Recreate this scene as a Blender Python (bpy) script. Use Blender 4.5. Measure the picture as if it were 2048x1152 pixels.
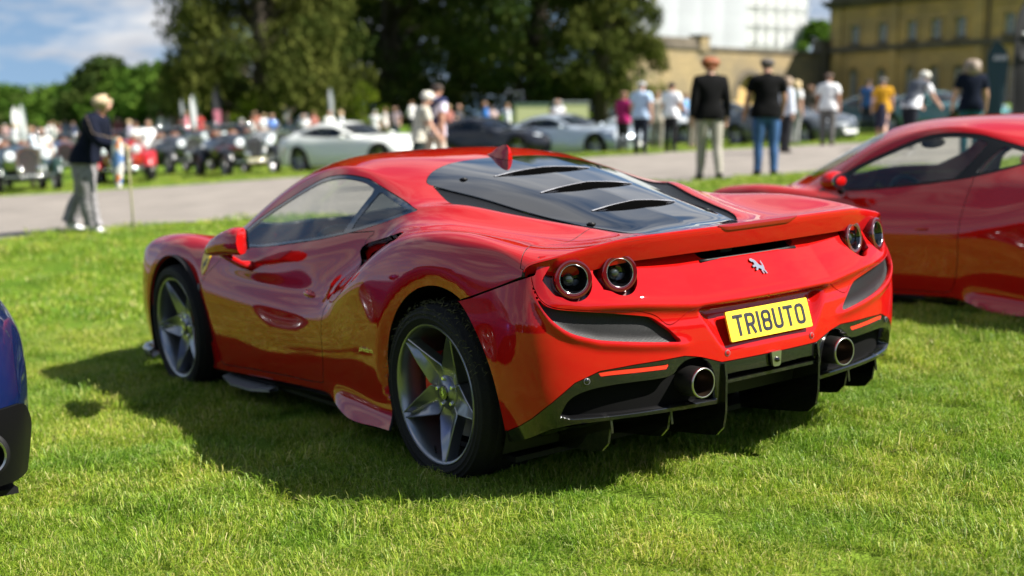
import bpy, bmesh, math, random
import numpy as np
from mathutils import Vector, Matrix
R = math.radians
for _o in list(bpy.data.objects): bpy.data.objects.remove(_o)
SC = bpy.context.scene; COL = SC.collection
rng = np.random.default_rng(7); random.seed(7)

# ---------------------------------------------------------------- camera, sky, sun
# "site" frame: x = nose direction of the red car, y = its left, z = normal of the gently sloping lawn.
CAMP = np.array([-4.2639, 3.5729, 1.3947]); YAW, PITCH, ROLL, FPX = -.6125, -.1311, -.0576, 2667.64
def _basis():
    f = np.array([math.cos(YAW)*math.cos(PITCH), math.sin(YAW)*math.cos(PITCH), math.sin(PITCH)])
    r = np.cross(f, [0, 0, 1]); r /= np.linalg.norm(r); u = np.cross(r, f)
    c, s = math.cos(ROLL), math.sin(ROLL)
    return c*r+s*u, -s*r+c*u, f
CR, CU, CF = _basis()
_up = CU*math.cos(PITCH)+CF*math.sin(PITCH)            # gravity's up in the site frame: the lawn slopes about 3 degrees
_X = np.array([1., 0, 0])-_up*_up[0]; _X /= np.linalg.norm(_X); _Y = np.cross(_up, _X)
G3 = np.array([_X, _Y, _up])                           # site -> world
G = Matrix([list(G3[i])+[0] for i in range(3)]+[[0, 0, 0, 1]])
def site(x, y, z=0.): return Vector(G3 @ np.array([x, y, z], float))
def ground_at(px, py):                                 # point of the lawn plane seen at a pixel of the 2048 px photograph (for surveying)
    d = CF+CR*(px-1024)/FPX+CU*(576-py)/FPX
    t = -CAMP[2]/d[2]; p = CAMP+d*t
    return float(p[0]), float(p[1])

cd = bpy.data.cameras.new('camera'); cam = bpy.data.objects.new('camera', cd); COL.objects.link(cam)
cr, cu, cf = G3 @ CR, G3 @ CU, G3 @ CF; cp = G3 @ CAMP
cam.matrix_world = Matrix([[cr[i], cu[i], -cf[i], cp[i]] for i in range(3)]+[[0, 0, 0, 1]])
cd.sensor_width = 36; cd.lens = FPX/2048*36; cd.clip_start = .05; cd.clip_end = 2000
cd.dof.use_dof = True; cd.dof.focus_distance = 4.55; cd.dof.aperture_fstop = 1.65; cd.dof.aperture_blades = 9
SC.camera = cam

SUN_SITE = np.array([-.57, -.474, .67]); SUN_SITE /= np.linalg.norm(SUN_SITE)
SUN = G3 @ SUN_SITE
ld = bpy.data.lights.new('sun', 'SUN'); ld.energy = 5.0; ld.angle = R(.5); ld.color = (1, .95, .87)
sun = bpy.data.objects.new('sun', ld); COL.objects.link(sun)
sun.rotation_euler = Vector(SUN).to_track_quat('Z', 'Y').to_euler()
w = bpy.data.worlds.new('World'); SC.world = w; w.use_nodes = True
nt = w.node_tree; nt.nodes.clear(); N = nt.nodes.new; Lk = nt.links.new
out = N('ShaderNodeOutputWorld'); bg = N('ShaderNodeBackground'); bg.inputs[1].default_value = .05
sky = N('ShaderNodeTexSky'); sky.sky_type = 'NISHITA'; sky.sun_disc = False
sky.sun_elevation = math.asin(SUN[2]); sky.sun_rotation = math.atan2(SUN[0], SUN[1]); sky.altitude = 50
sky.air_density = 1.; sky.dust_density = .1; sky.ozone_density = 1.2
tc = N('ShaderNodeTexCoord'); sv = N('ShaderNodeVectorMath'); sv.operation = 'MULTIPLY_ADD'; sv.inputs[1].default_value = (1, 1, .75); sv.inputs[2].default_value = (0, 0, .22); Lk(tc.outputs['Generated'], sv.inputs[0]); Lk(sv.outputs[0], sky.inputs[0]); sep = N('ShaderNodeSeparateXYZ'); Lk(tc.outputs['Generated'], sep.inputs[0])
mz = N('ShaderNodeMath'); mz.operation = 'MAXIMUM'; Lk(sep.outputs[2], mz.inputs[0]); mz.inputs[1].default_value = 0
ad = N('ShaderNodeMath'); ad.operation = 'ADD'; Lk(mz.outputs[0], ad.inputs[0]); ad.inputs[1].default_value = .22
dv = N('ShaderNodeVectorMath'); dv.operation = 'DIVIDE'; Lk(tc.outputs['Generated'], dv.inputs[0])
cb = N('ShaderNodeCombineXYZ')
for i in range(3): Lk(ad.outputs[0], cb.inputs[i])
Lk(cb.outputs[0], dv.inputs[1])
nz = N('ShaderNodeTexNoise'); nz.inputs['Scale'].default_value = 2.1; nz.inputs['Detail'].default_value = 9; nz.inputs['Roughness'].default_value = .56
mp = N('ShaderNodeMapping'); mp.inputs['Location'].default_value = (7.7, 3.3, .9); mp.inputs['Scale'].default_value = (1, 1, 1.6)
Lk(dv.outputs[0], mp.inputs[0]); Lk(mp.outputs[0], nz.inputs['Vector'])
rp = N('ShaderNodeValToRGB'); rp.color_ramp.elements[0].position = .44; rp.color_ramp.elements[1].position = .60
Lk(nz.outputs['Fac'], rp.inputs[0])
nz2 = N('ShaderNodeTexNoise'); nz2.inputs['Scale'].default_value = 3.4; nz2.inputs['Detail'].default_value = 6; Lk(mp.outputs[0], nz2.inputs['Vector'])
cr2 = N('ShaderNodeValToRGB'); cr2.color_ramp.elements[0].position = .3; cr2.color_ramp.elements[1].position = .7
cr2.color_ramp.elements[0].color = (4.4, 4.7, 5.3, 1); cr2.color_ramp.elements[1].color = (7.2, 7.3, 7.5, 1); Lk(nz2.outputs['Fac'], cr2.inputs[0])
mx = N('ShaderNodeMix'); mx.data_type = 'RGBA'; Lk(rp.outputs[0], mx.inputs[0]); hs = N('ShaderNodeHueSaturation'); hs.inputs['Saturation'].default_value = 1.1; Lk(sky.outputs[0], hs.inputs['Color']); tn = N('ShaderNodeMix'); tn.data_type = 'RGBA'; tn.blend_type = 'MULTIPLY'; tn.inputs[0].default_value = 1; tn.inputs[7].default_value = (1.35, 1.25, 1.15, 1); Lk(hs.outputs[0], tn.inputs[6]); Lk(tn.outputs[2], mx.inputs[6]); Lk(cr2.outputs[0], mx.inputs[7])
Lk(mx.outputs[2], bg.inputs[0]); Lk(bg.outputs[0], out.inputs[0])
SC.view_settings.view_transform = 'Standard'; SC.view_settings.look = 'None'; SC.view_settings.exposure = 1.28; SC.view_settings.gamma = 1

# ---------------------------------------------------------------- materials
MATS = {}
def mat(name, col=(.5, .5, .5), rough=.5, metal=0., coat=0., trans=0., ior=1.45, emis=None, estr=1., noise=None, bump=None, spec=None, alpha=1., scale=20., sheen=0.):
    """procedural principled material; noise=(amount, scale) varies the value, bump=(strength, scale)"""
    if name in MATS: return MATS[name]
    m = bpy.data.materials.new(name); m.use_nodes = True; t = m.node_tree; b = t.nodes['Principled BSDF']
    b.inputs['Base Color'].default_value = (*col, 1); b.inputs['Roughness'].default_value = rough; b.inputs['Metallic'].default_value = metal
    b.inputs['Coat Weight'].default_value = coat; b.inputs['Coat Roughness'].default_value = .012; b.inputs['Coat IOR'].default_value = 1.55 if coat == 1. else 1.5; b.inputs['Transmission Weight'].default_value = trans; b.inputs['IOR'].default_value = ior
    b.inputs['Alpha'].default_value = alpha
    if spec is not None: b.inputs['Specular IOR Level'].default_value = spec
    if emis: b.inputs['Emission Color'].default_value = (*emis, 1); b.inputs['Emission Strength'].default_value = estr
    if noise or bump:
        c = t.nodes.new('ShaderNodeTexCoord')
    if noise:
        n = t.nodes.new('ShaderNodeTexNoise'); n.inputs['Scale'].default_value = noise[1]; n.inputs['Detail'].default_value = 6
        t.links.new(c.outputs['Object'], n.inputs['Vector'])
        r = t.nodes.new('ShaderNodeValToRGB'); a = noise[0]
        r.color_ramp.elements[0].position = .3; r.color_ramp.elements[1].position = .7
        r.color_ramp.elements[0].color = (*[v*(1-a) for v in col], 1); r.color_ramp.elements[1].color = (*[min(1, v*(1+a)) for v in col], 1)
        t.links.new(n.outputs['Fac'], r.inputs[0]); t.links.new(r.outputs[0], b.inputs['Base Color'])
    if bump:
        n = t.nodes.new('ShaderNodeTexNoise'); n.inputs['Scale'].default_value = bump[1]; n.inputs['Detail'].default_value = 4
        t.links.new(c.outputs['Object'], n.inputs['Vector'])
        bp = t.nodes.new('ShaderNodeBump'); bp.inputs['Strength'].default_value = bump[0]; bp.inputs['Distance'].default_value = .01
        t.links.new(n.outputs['Fac'], bp.inputs['Height']); t.links.new(bp.outputs[0], b.inputs['Normal'])
    MATS[name] = m
    return m
def glass(name, tint=(.8, .85, .82), rough=0., mixf=.12, dark=None):
    """thin window pane: mostly see-through, tinted, with a real fresnel reflection"""
    if name in MATS: return MATS[name]
    m = bpy.data.materials.new(name); m.use_nodes = True; t = m.node_tree; t.nodes.clear()
    o = t.nodes.new('ShaderNodeOutputMaterial'); tr = t.nodes.new('ShaderNodeBsdfTransparent'); tr.inputs[0].default_value = (*tint, 1)
    gl = t.nodes.new('ShaderNodeBsdfGlossy'); gl.inputs['Roughness'].default_value = rough; gl.inputs['Color'].default_value = (1, 1, 1, 1)
    fr = t.nodes.new('ShaderNodeFresnel'); geo = t.nodes.new('ShaderNodeNewGeometry'); io = t.nodes.new('ShaderNodeMix'); io.inputs[2].default_value = 1.55; io.inputs[3].default_value = 1/1.55
    t.links.new(geo.outputs['Backfacing'], io.inputs[0]); t.links.new(io.outputs[0], fr.inputs['IOR']); mxs = t.nodes.new('ShaderNodeMixShader')
    t.links.new(fr.outputs[0], mxs.inputs[0]); t.links.new(tr.outputs[0], mxs.inputs[1]); t.links.new(gl.outputs[0], mxs.inputs[2]); t.links.new(mxs.outputs[0], o.inputs[0])
    MATS[name] = m
    return m

# ---------------------------------------------------------------- object helpers
def tag(o, label=None, cat=None, group=None, kind=None):
    if label: o['label'] = label
    if cat: o['category'] = cat
    if group: o['group'] = group
    if kind: o['kind'] = kind
    return o
def empty(name, mw=None, loc=None, rz=0.):
    o = bpy.data.objects.new(name, None); COL.objects.link(o); o.empty_display_size = .1
    if mw is not None: o.matrix_world = mw
    elif loc is not None: o.location = loc; o.rotation_euler = (0, 0, rz)
    return o
def mesh(name, V, F, m, parent=None, smooth=True, loc=None, normals=None, mi=None):
    me = bpy.data.meshes.new(name); me.from_pydata([tuple(map(float, v)) for v in V], [], [tuple(map(int, f)) for f in F])
    for mm in (m if isinstance(m, (list, tuple)) else [m]): me.materials.append(mm)
    if smooth: me.polygons.foreach_set('use_smooth', [True]*len(me.polygons))
    if mi is not None: me.polygons.foreach_set('material_index', list(map(int, mi)))
    me.update()
    if normals is not None: me.normals_split_custom_set_from_vertices([tuple(map(float, n)) for n in normals])
    o = bpy.data.objects.new(name, me); COL.objects.link(o)
    if parent is not None: o.parent = parent
    if loc is not None: o.location = loc
    return o
def inst(name, me, parent=None, mw=None):
    o = bpy.data.objects.new(name, me); COL.objects.link(o)
    if parent is not None: o.parent = parent
    if mw is not None: o.matrix_local = mw
    return o
def copy_tree(o, parent=None):
    c = o.copy(); COL.objects.link(c); c.parent = parent
    for ch in o.children: copy_tree(ch, c)
    return c
class MB:
    """collects shapes for ONE mesh object"""
    def __init__(s): s.V = []; s.F = []
    def add(s, V, F):
        n = len(s.V); s.V += [tuple(map(float, v)) for v in V]; s.F += [tuple(int(i)+n for i in f) for f in F]; return s
    def box(s, c, d, rot=None, bev=0.):
        cx, cy, cz = c; dx, dy, dz = [v/2 for v in d]
        P = [(a*dx, b*dy, e*dz) for a in (-1, 1) for b in (-1, 1) for e in (-1, 1)]
        if rot is not None: P = [tuple(rot @ Vector(p)) for p in P]
        return s.add([(p[0]+cx, p[1]+cy, p[2]+cz) for p in P], [(0, 1, 3, 2), (4, 6, 7, 5), (0, 4, 5, 1), (2, 3, 7, 6), (0, 2, 6, 4), (1, 5, 7, 3)])
    def tube(s, pts, r, n=10, caps=True):
        pts = [Vector(p) for p in pts]; rs = r if isinstance(r, (list, tuple)) else [r]*len(pts); b = len(s.V); up = None
        for i, p in enumerate(pts):
            t = (pts[min(i+1, len(pts)-1)]-pts[max(i-1, 0)]).normalized()
            if up is None: up = t.orthogonal().normalized()
            up = (up-t*up.dot(t)); up = up.normalized() if up.length > 1e-6 else t.orthogonal().normalized()
            sd = t.cross(up)
            for k in range(n):
                a = 2*math.pi*k/n; q = p+(up*math.cos(a)+sd*math.sin(a))*rs[i]; s.V.append(tuple(q))
        for i in range(len(pts)-1):
            for k in range(n):
                s.F.append((b+i*n+k, b+i*n+(k+1) % n, b+(i+1)*n+(k+1) % n, b+(i+1)*n+k))
        if caps: s.F.append(tuple(b+k for k in reversed(range(n)))); s.F.append(tuple(b+(len(pts)-1)*n+k for k in range(n)))
        return s
    def lathe(s, prof, n=32, mw=None, closed=False):
        """prof = [(radius, height)] turned round local z"""
        b = len(s.V); k = len(prof)
        for i in range(n):
            a = 2*math.pi*i/n
            for r, h in prof:
                p = Vector((r*math.cos(a), r*math.sin(a), h)); s.V.append(tuple(mw @ p if mw else p))
        for i in range(n):
            j = (i+1) % n
            for q in range(k if closed else k-1): s.F.append((b+i*k+q, b+j*k+q, b+j*k+(q+1) % k, b+i*k+(q+1) % k))
        return s
    def ball(s, c, r, n=10, m=7, mw=None):
        b = len(s.V); rx, ry, rz = r if isinstance(r, (tuple, list)) else (r, r, r)
        for i in range(m+1):
            th = math.pi*i/m
            for k in range(n):
                a = 2*math.pi*k/n; p = Vector((rx*math.sin(th)*math.cos(a), ry*math.sin(th)*math.sin(a), rz*math.cos(th)))
                if mw: p = mw @ p
                s.V.append((p[0]+c[0], p[1]+c[1], p[2]+c[2]))
        for i in range(m):
            for k in range(n): s.F.append((b+i*n+k, b+(i+1)*n+k, b+(i+1)*n+(k+1) % n, b+i*n+(k+1) % n))
        return s
    def prism(s, poly, y0, y1, f=lambda a, b, h: (a, b, h)):
        """polygon in 2D extruded between two heights"""
        n = len(poly); b = len(s.V)
        s.V += [tuple(f(a, c, y0)) for a, c in poly]+[tuple(f(a, c, y1)) for a, c in poly]
        s.F.append(tuple(b+i for i in reversed(range(n)))); s.F.append(tuple(b+n+i for i in range(n)))
        for i in range(n): s.F.append((b+i, b+(i+1) % n, b+n+(i+1) % n, b+n+i))
        return s
    def obj(s, name, m, parent=None, smooth=True, sharp=None, **k):
        o = mesh(name, s.V, s.F, m, parent, smooth, **k)
        if smooth and sharp is not None: o.data.set_sharp_from_angle(angle=R(sharp))
        return o
# ---------------------------------------------------------------- terrain, road, lawn
_CP = np.array([(10.81,-1.29,.34),(10.22,-10.4,.24),(10.18,-11.5,.17),(18.2,-22.1,.13),(18.1,-24,.07),(20.8,-18.4,.18),(26.5,-12,.14),(26.7,-22.2,-.03),(23.5,-25.9,-.03),(31.6,-11.8,.03),(31.8,-9.7,.04),(30.6,-6.1,.07),(27.9,-4.7,.1),(77,-20.5,.7),(67,-35,.8),(60,-62,.1),(10,-16.2,.1),(74,-86,-.54),(100,-40,.8),(110,-10,.8),(11,8,.3),(25,10,.2),
 (0,0,0),(2.6,.9,0),(2.6,-.9,0),(-.5,1,0),(-.5,-1,0),(0,3,0),(4,3,0),(-4,3,0),(-4,-3,-.02),(2,-4,-.05),(-2,-6,-.06),(4,-6,-.05),(6,0,.03),(5,5,.05),(-8,6,0),(-8,-8,-.1)])
def terrain(x, y):
    x = np.asarray(x, float); y = np.asarray(y, float)
    d2 = (x[..., None]-_CP[:, 0])**2+(y[..., None]-_CP[:, 1])**2; dc = np.hypot(x-1., y-.5)
    w_ = 1/(d2+2.5)**1.6*(1+d2/2000)**0; h = (w_*_CP[:, 2]).sum(-1)/w_.sum(-1)
    return h*sst0((dc-3.2)/4.5)
def sst0(t): t = np.clip(t, 0, 1); return t*t*(3-2*t)
def on(x, y, dz=0.): return site(x, y, float(terrain(x, y))+dz)
def away(px, d, dz=0.):
    """ground point seen in column px of the photograph at depth d metres"""
    u = (px-1024)/FPX; f = CF[:2]+CR[:2]*u; s = CAMP[:2]+f*d; return float(s[0]), float(s[1])
def sheet(name, X, Y, m, dz=0., kind='structure'):
    H = terrain(X, Y)+dz; P = np.stack([X, Y, H], -1).reshape(-1, 3) @ G3.T; nu, nv = X.shape; i = np.arange(nu*nv).reshape(nu, nv)
    F = np.stack([i[:-1, :-1], i[1:, :-1], i[1:, 1:], i[:-1, 1:]], -1).reshape(-1, 4); n = np.cross(P[F[0][1]]-P[F[0][0]], P[F[0][3]]-P[F[0][0]])
    o = mesh(name, P, F if n[2] > 0 else F[:, ::-1], m); o['kind'] = kind; return o
def grass_ground():
    m = bpy.data.materials.new('lawn_ground'); m.use_nodes = True; t = m.node_tree; b = t.nodes['Principled BSDF']; b.inputs['Roughness'].default_value = .95; b.inputs['Specular IOR Level'].default_value = .1
    c = t.nodes.new('ShaderNodeTexCoord'); prev = None
    n1 = t.nodes.new('ShaderNodeTexNoise'); n1.inputs['Scale'].default_value = .55; n1.inputs['Detail'].default_value = 8
    n2 = t.nodes.new('ShaderNodeTexNoise'); n2.inputs['Scale'].default_value = 60; n2.inputs['Detail'].default_value = 6
    for n in (n1, n2): t.links.new(c.outputs['Object'], n.inputs['Vector'])
    r1 = t.nodes.new('ShaderNodeValToRGB'); r1.color_ramp.elements[0].position = .35; r1.color_ramp.elements[1].position = .68
    r1.color_ramp.elements[0].color = (.09, .18, .016, 1); r1.color_ramp.elements[1].color = (.15, .22, .022, 1)
    t.links.new(n1.outputs['Fac'], r1.inputs[0])
    mxx = t.nodes.new('ShaderNodeMix'); mxx.data_type = 'RGBA'; mxx.blend_type = 'MULTIPLY'; mxx.inputs[0].default_value = .7
    r2 = t.nodes.new('ShaderNodeValToRGB'); r2.color_ramp.elements[0].position = .3; r2.color_ramp.elements[0].color = (.45, .45, .4, 1); r2.color_ramp.elements[1].position = .7; r2.color_ramp.elements[1].color = (1.2, 1.2, 1.1, 1)
    t.links.new(n2.outputs['Fac'], r2.inputs[0]); t.links.new(r1.outputs[0], mxx.inputs[6]); t.links.new(r2.outputs[0], mxx.inputs[7]); t.links.new(mxx.outputs[2], b.inputs['Base Color'])
    bp = t.nodes.new('ShaderNodeBump'); bp.inputs['Strength'].default_value = .8; bp.inputs['Distance'].default_value = .03; t.links.new(n2.outputs['Fac'], bp.inputs['Height']); t.links.new(bp.outputs[0], b.inputs['Normal'])
    return m
LAWNM = grass_ground()
_r = np.r_[0.01, np.arange(1, 60, 1.), np.arange(60, 140, 5), np.array([150, 180, 230, 300, 400, 600])]
_a = np.linspace(0, 2*np.pi, 145)
_RR, _AA = np.meshgrid(_r, _a, indexing='ij')
sheet('lawn', 2+_RR*np.cos(_AA), _RR*np.sin(_AA), LAWNM, .008)
NEAR = np.array([(13.6, 22), (12.2, 10), (11.0, 0), (9.9, -11), (9.0, -20), (7.2, -32), (3, -48)])
FARE = np.array([(44, 26), (36, 12), (28.4, -4.0), (20.7, -17.5), (18.4, -23.4), (14.5, -34), (9, -48)])
_t = np.linspace(0, 6, 61); _na = herm0 = np.stack([np.interp(_t, range(7), NEAR[:, k]) for k in (0, 1)], -1); _fa = np.stack([np.interp(_t, range(7), FARE[:, k]) for k in (0, 1)], -1)
_v = np.linspace(0, 1, 25)[None, :, None]; _RD = _na[:, None]*(1-_v)+_fa[:, None]*_v
ROADM = mat('pale_tarmac', (.215, .19, .165), .9, noise=(.22, 1.3), bump=(.5, 120))
sheet('road', _RD[..., 0], _RD[..., 1], ROADM, .026)

def blade_patch(name, n, size, hmin, hmax, wd, seed, segs=2):
    r = np.random.default_rng(seed); V = []; F = []; C = []
    x = r.uniform(-size/2, size/2, n); y = r.uniform(-size/2, size/2, n); a = r.uniform(0, 2*np.pi, n); lean = r.uniform(.15, 1.5, n); h = r.uniform(hmin, hmax, n)*(.6+.4*r.random(n)); w = wd*r.uniform(.6, 1.25, n)
    la = r.normal(.6, 1.1, n)+2.2*np.sin(x*9+2*np.sin(y*11)); t = r.random(n)
    for i in range(n):
        px, py = -math.sin(a[i])*w[i]/2, math.cos(a[i])*w[i]/2; lx, ly = math.cos(la[i])*lean[i]*h[i], math.sin(la[i])*lean[i]*h[i]; b = len(V)
        V += [(x[i]-px, y[i]-py, 0), (x[i]+px, y[i]+py, 0), (x[i]+lx*.35-px*.85, y[i]+ly*.35-py*.85, h[i]*.6), (x[i]+lx*.35+px*.85, y[i]+ly*.35+py*.85, h[i]*.6), (x[i]+lx, y[i]+ly, h[i]*max(.35, 1-.45*lean[i]))]
        F += [(b, b+1, b+3, b+2), (b+2, b+3, b+4)]; C += [t[i]]*2
    me = bpy.data.meshes.new(name); me.from_pydata(V, [], F); at_ = me.attributes.new('tint', 'FLOAT', 'FACE'); at_.data.foreach_set('value', C)
    me.materials.append(BLADEM); return bpy.data.objects.new(name, me)
def blade_mat():
    m = bpy.data.materials.new('grass_blade'); m.use_nodes = True; t = m.node_tree; t.nodes.clear(); N_ = t.nodes.new
    at_ = N_('ShaderNodeAttribute'); at_.attribute_name = 'tint'; rp_ = N_('ShaderNodeValToRGB'); e = rp_.color_ramp.elements
    e[0].position = 0; e[0].color = (.09, .17, .011, 1); e[1].position = 1; e[1].color = (.50, .47, .22, 1)
    for p_, c_ in ((.40, (.205, .345, .022, 1)), (.78, (.35, .445, .050, 1)), (.92, (.52, .53, .16, 1))):
        q = e.new(p_); q.color = c_
    t.links.new(at_.outputs['Fac'], rp_.inputs[0])
    geo = N_('ShaderNodeNewGeometry'); nz_ = N_('ShaderNodeTexNoise'); nz_.inputs['Scale'].default_value = 1.9; nz_.inputs['Detail'].default_value = 5; t.links.new(geo.outputs['Position'], nz_.inputs['Vector'])
    r2 = N_('ShaderNodeValToRGB'); r2.color_ramp.elements[0].position = .33; r2.color_ramp.elements[0].color = (.62, .78, .6, 1); r2.color_ramp.elements[1].position = .68; r2.color_ramp.elements[1].color = (1.30, 1.10, 1.15, 1); t.links.new(nz_.outputs['Fac'], r2.inputs[0])
    mu = N_('ShaderNodeMix'); mu.data_type = 'RGBA'; mu.blend_type = 'MULTIPLY'; mu.inputs[0].default_value = 1; t.links.new(rp_.outputs[0], mu.inputs[6]); t.links.new(r2.outputs[0], mu.inputs[7])
    df = N_('ShaderNodeBsdfPrincipled'); df.inputs['Roughness'].default_value = .5; df.inputs['Specular IOR Level'].default_value = .35; t.links.new(mu.outputs[2], df.inputs['Base Color'])
    tl = N_('ShaderNodeBsdfTranslucent'); t.links.new(mu.outputs[2], tl.inputs[0]); ms = N_('ShaderNodeMixShader'); ms.inputs[0].default_value = .38
    t.links.new(df.outputs[0], ms.inputs[1]); t.links.new(tl.outputs[0], ms.inputs[2]); o = N_('ShaderNodeOutputMaterial'); t.links.new(ms.outputs[0], o.inputs[0])
    return m
BLADEM = blade_mat()
def scatter(name, pts, rot, scl, sources, label, cat):
    """one 'stuff' object: instances of a few source clumps on given points"""
    me = bpy.data.meshes.new(name); me.from_pydata([tuple(p) for p in pts], [], []); n = len(pts)
    a = me.attributes.new('rot', 'FLOAT_VECTOR', 'POINT'); a.data.foreach_set('vector', np.asarray(rot, float).ravel())
    a = me.attributes.new('scl', 'FLOAT', 'POINT'); a.data.foreach_set('value', np.asarray(scl, float))
    a = me.attributes.new('pick', 'INT', 'POINT'); a.data.foreach_set('value', rng.integers(0, len(sources), n))
    o = bpy.data.objects.new(name, me); COL.objects.link(o); tag(o, label, cat, kind='stuff')
    ng = bpy.data.node_groups.new(name, 'GeometryNodeTree'); ng.interface.new_socket('Geometry', in_out='INPUT', socket_type='NodeSocketGeometry'); ng.interface.new_socket('Geometry', in_out='OUTPUT', socket_type='NodeSocketGeometry')
    gi = ng.nodes.new('NodeGroupInput'); go = ng.nodes.new('NodeGroupOutput'); col = bpy.data.collections.new(name+'_source')
    for s in sources: col.objects.link(s)
    ci = ng.nodes.new('GeometryNodeCollectionInfo'); ci.inputs['Collection'].default_value = col; ci.inputs['Separate Children'].default_value = True; ci.inputs['Reset Children'].default_value = True
    ip = ng.nodes.new('GeometryNodeInstanceOnPoints'); ip.inputs['Pick Instance'].default_value = True
    def attr(nm, ty):
        q = ng.nodes.new('GeometryNodeInputNamedAttribute'); q.data_type = ty; q.inputs['Name'].default_value = nm; return q.outputs[0]
    e2r = ng.nodes.new('FunctionNodeEulerToRotation'); ng.links.new(attr('rot', 'FLOAT_VECTOR'), e2r.inputs[0])
    ng.links.new(gi.outputs[0], ip.inputs['Points']); ng.links.new(ci.outputs[0], ip.inputs['Instance']); ng.links.new(attr('pick', 'INT'), ip.inputs['Instance Index'])
    ng.links.new(e2r.outputs[0], ip.inputs['Rotation']); ng.links.new(attr('scl', 'FLOAT'), ip.inputs['Scale']); ng.links.new(ip.outputs[0], go.inputs[0])
    md = o.modifiers.new('scatter', 'NODES'); md.node_group = ng
    return o
def in_road(x, y):
    poly = np.vstack([_na, _fa[::-1]]); q = np.c_[x, y]; xx, yy = q[:, 0], q[:, 1]; r_ = np.zeros(len(q), bool); B = np.roll(poly, -1, 0)
    for (ax, ay), (bx, by) in zip(poly, B):
        c = (ay > yy) != (by > yy)
        if ay != by: r_ ^= c & (xx < (bx-ax)*(yy-ay)/(by-ay)+ax)
    return r_
def lawn_points(x0, x1, y0, y1, step, cond):
    X, Y = np.meshgrid(np.arange(x0, x1, step), np.arange(y0, y1, step), indexing='ij'); x = X.ravel()+rng.uniform(-.35, .35, X.size)*step; y = Y.ravel()+rng.uniform(-.35, .35, X.size)*step
    k = cond(x, y) & ~in_road(x, y); x, y = x[k], y[k]; P = np.stack([x, y, terrain(x, y)+.008], -1) @ G3.T
    tilt = np.array(G.to_euler('XYZ')); rot = np.stack([np.full(len(x), tilt[0]), np.full(len(x), tilt[1]), rng.uniform(-3.1, 3.1, len(x))], -1)
    return P, rot
def view(x, y, margin, dmin, dmax):
    dx, dy = x-CAMP[0], y-CAMP[1]; fx, fy = math.cos(YAW), math.sin(YAW); d = dx*fx+dy*fy; l = dx*fy-dy*fx
    return (d > dmin) & (d < dmax) & (abs(l) < d*.40+margin)
S = .42
P_, r_ = lawn_points(-7, 15, -18, 12, S*.72, lambda x, y: view(x, y, 1.0, 1.2, 9.5))
_w = np.array([(wx+dx, wy+dy) for wx, wy in ((0, .93), (2.65, .93), (0, -.93), (1.2, 2.4), (-.27, -3.3)) for dx in (-.22, 0, .22) for dy in (-.05, .10, .22)]); _w = _w+rng.uniform(-.06, .06, _w.shape)   # uncut tufts pushed up round the tyres
P_ = np.vstack([P_, np.c_[_w, np.full(len(_w), .012)] @ G3.T]); r_ = np.vstack([r_, np.c_[np.tile(r_[:1, :2], (len(_w), 1)), rng.uniform(-3, 3, len(_w))]])
scatter('grass', P_, r_, np.clip(1+.12*np.sin(P_[:, 0]*2.3+1.7*np.sin(P_[:, 1]*1.9))+rng.normal(0, .12, len(P_)), .8, 1.4), [blade_patch('grass_clump', 2000, S, .022, .07, .0030, k) for k in range(7)], 'dense short sunlit green grass of the lawn around the red car', 'grass')
P_, r_ = lawn_points(-9, 36, -34, 14, .62, lambda x, y: (view(x, y, 1.5, 9.5, 46) | (np.hypot(x-.5, y-1.5) < 8)) & ~view(x, y, 1.0, 1.2, 9.5))
scatter('far_grass', P_, r_, rng.uniform(.85, 1.25, len(P_)), [blade_patch('far_grass_clump', 800, .9, .035, .075, .008, 20+k) for k in range(4)], 'green grass strip further off beside and beyond the tarmac road', 'grass')
# ---------------------------------------------------------------- lofted panels (used by every modern car)
def herm(xs, ys, q):
    """C1 cubic through the points (non-uniform finite-difference tangents)"""
    xs = np.asarray(xs, float); ys = np.asarray(ys, float); o = np.argsort(xs); xs = xs[o]; ys = ys[o]
    if ys.ndim == 1: ys = ys[:, None]
    h = np.diff(xs)[:, None]; d = np.diff(ys, axis=0)/h
    m = np.zeros_like(ys); m[0] = d[0]; m[-1] = d[-1]
    if len(xs) > 2: m[1:-1] = (d[:-1]*h[1:]+d[1:]*h[:-1])/(h[:-1]+h[1:])
    i = np.clip(np.searchsorted(xs, q)-1, 0, len(xs)-2); t = np.clip(((q-xs[i])/h[i, 0]), 0, 1)[:, None]
    return (1+2*t)*(1-t)**2*ys[i]+t*(1-t)**2*h[i]*m[i]+t*t*(3-2*t)*ys[i+1]+t*t*(t-1)*h[i]*m[i+1]
def closed_curve(pts, n=8, sharp=()):
    """smooth closed polygon through points; indices in sharp stay corners"""
    P = np.array(pts, float); k = len(P); res = []
    for i in range(k):
        a, b = P[i], P[(i+1) % k]
        ta = (b-P[i-1])/2 if i not in sharp else (b-a)
        tb = (P[(i+2) % k]-a)/2 if (i+1) % k not in sharp else (b-a)
        L = np.linalg.norm(b-a)
        for v in (ta, tb):
            l = np.linalg.norm(v)
            if l > L: v *= L/l
        for j in range(n):
            t = j/n
            res.append((1+2*t)*(1-t)**2*a+t*(1-t)**2*ta+t*t*(3-2*t)*b+t*t*(t-1)*tb)
    return np.array(res)
def inside(P, q):
    """points q in polygon P"""
    x, y = q[:, 0], q[:, 1]; r = np.zeros(len(q), bool); A = P; B = np.roll(P, -1, 0)
    for (ax, ay), (bx, by) in zip(A, B):
        c = (ay > y) != (by > y)
        if ay != by: r ^= c & (x < (bx-ax)*(y-ay)/(by-ay)+ax)
    return r
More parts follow.
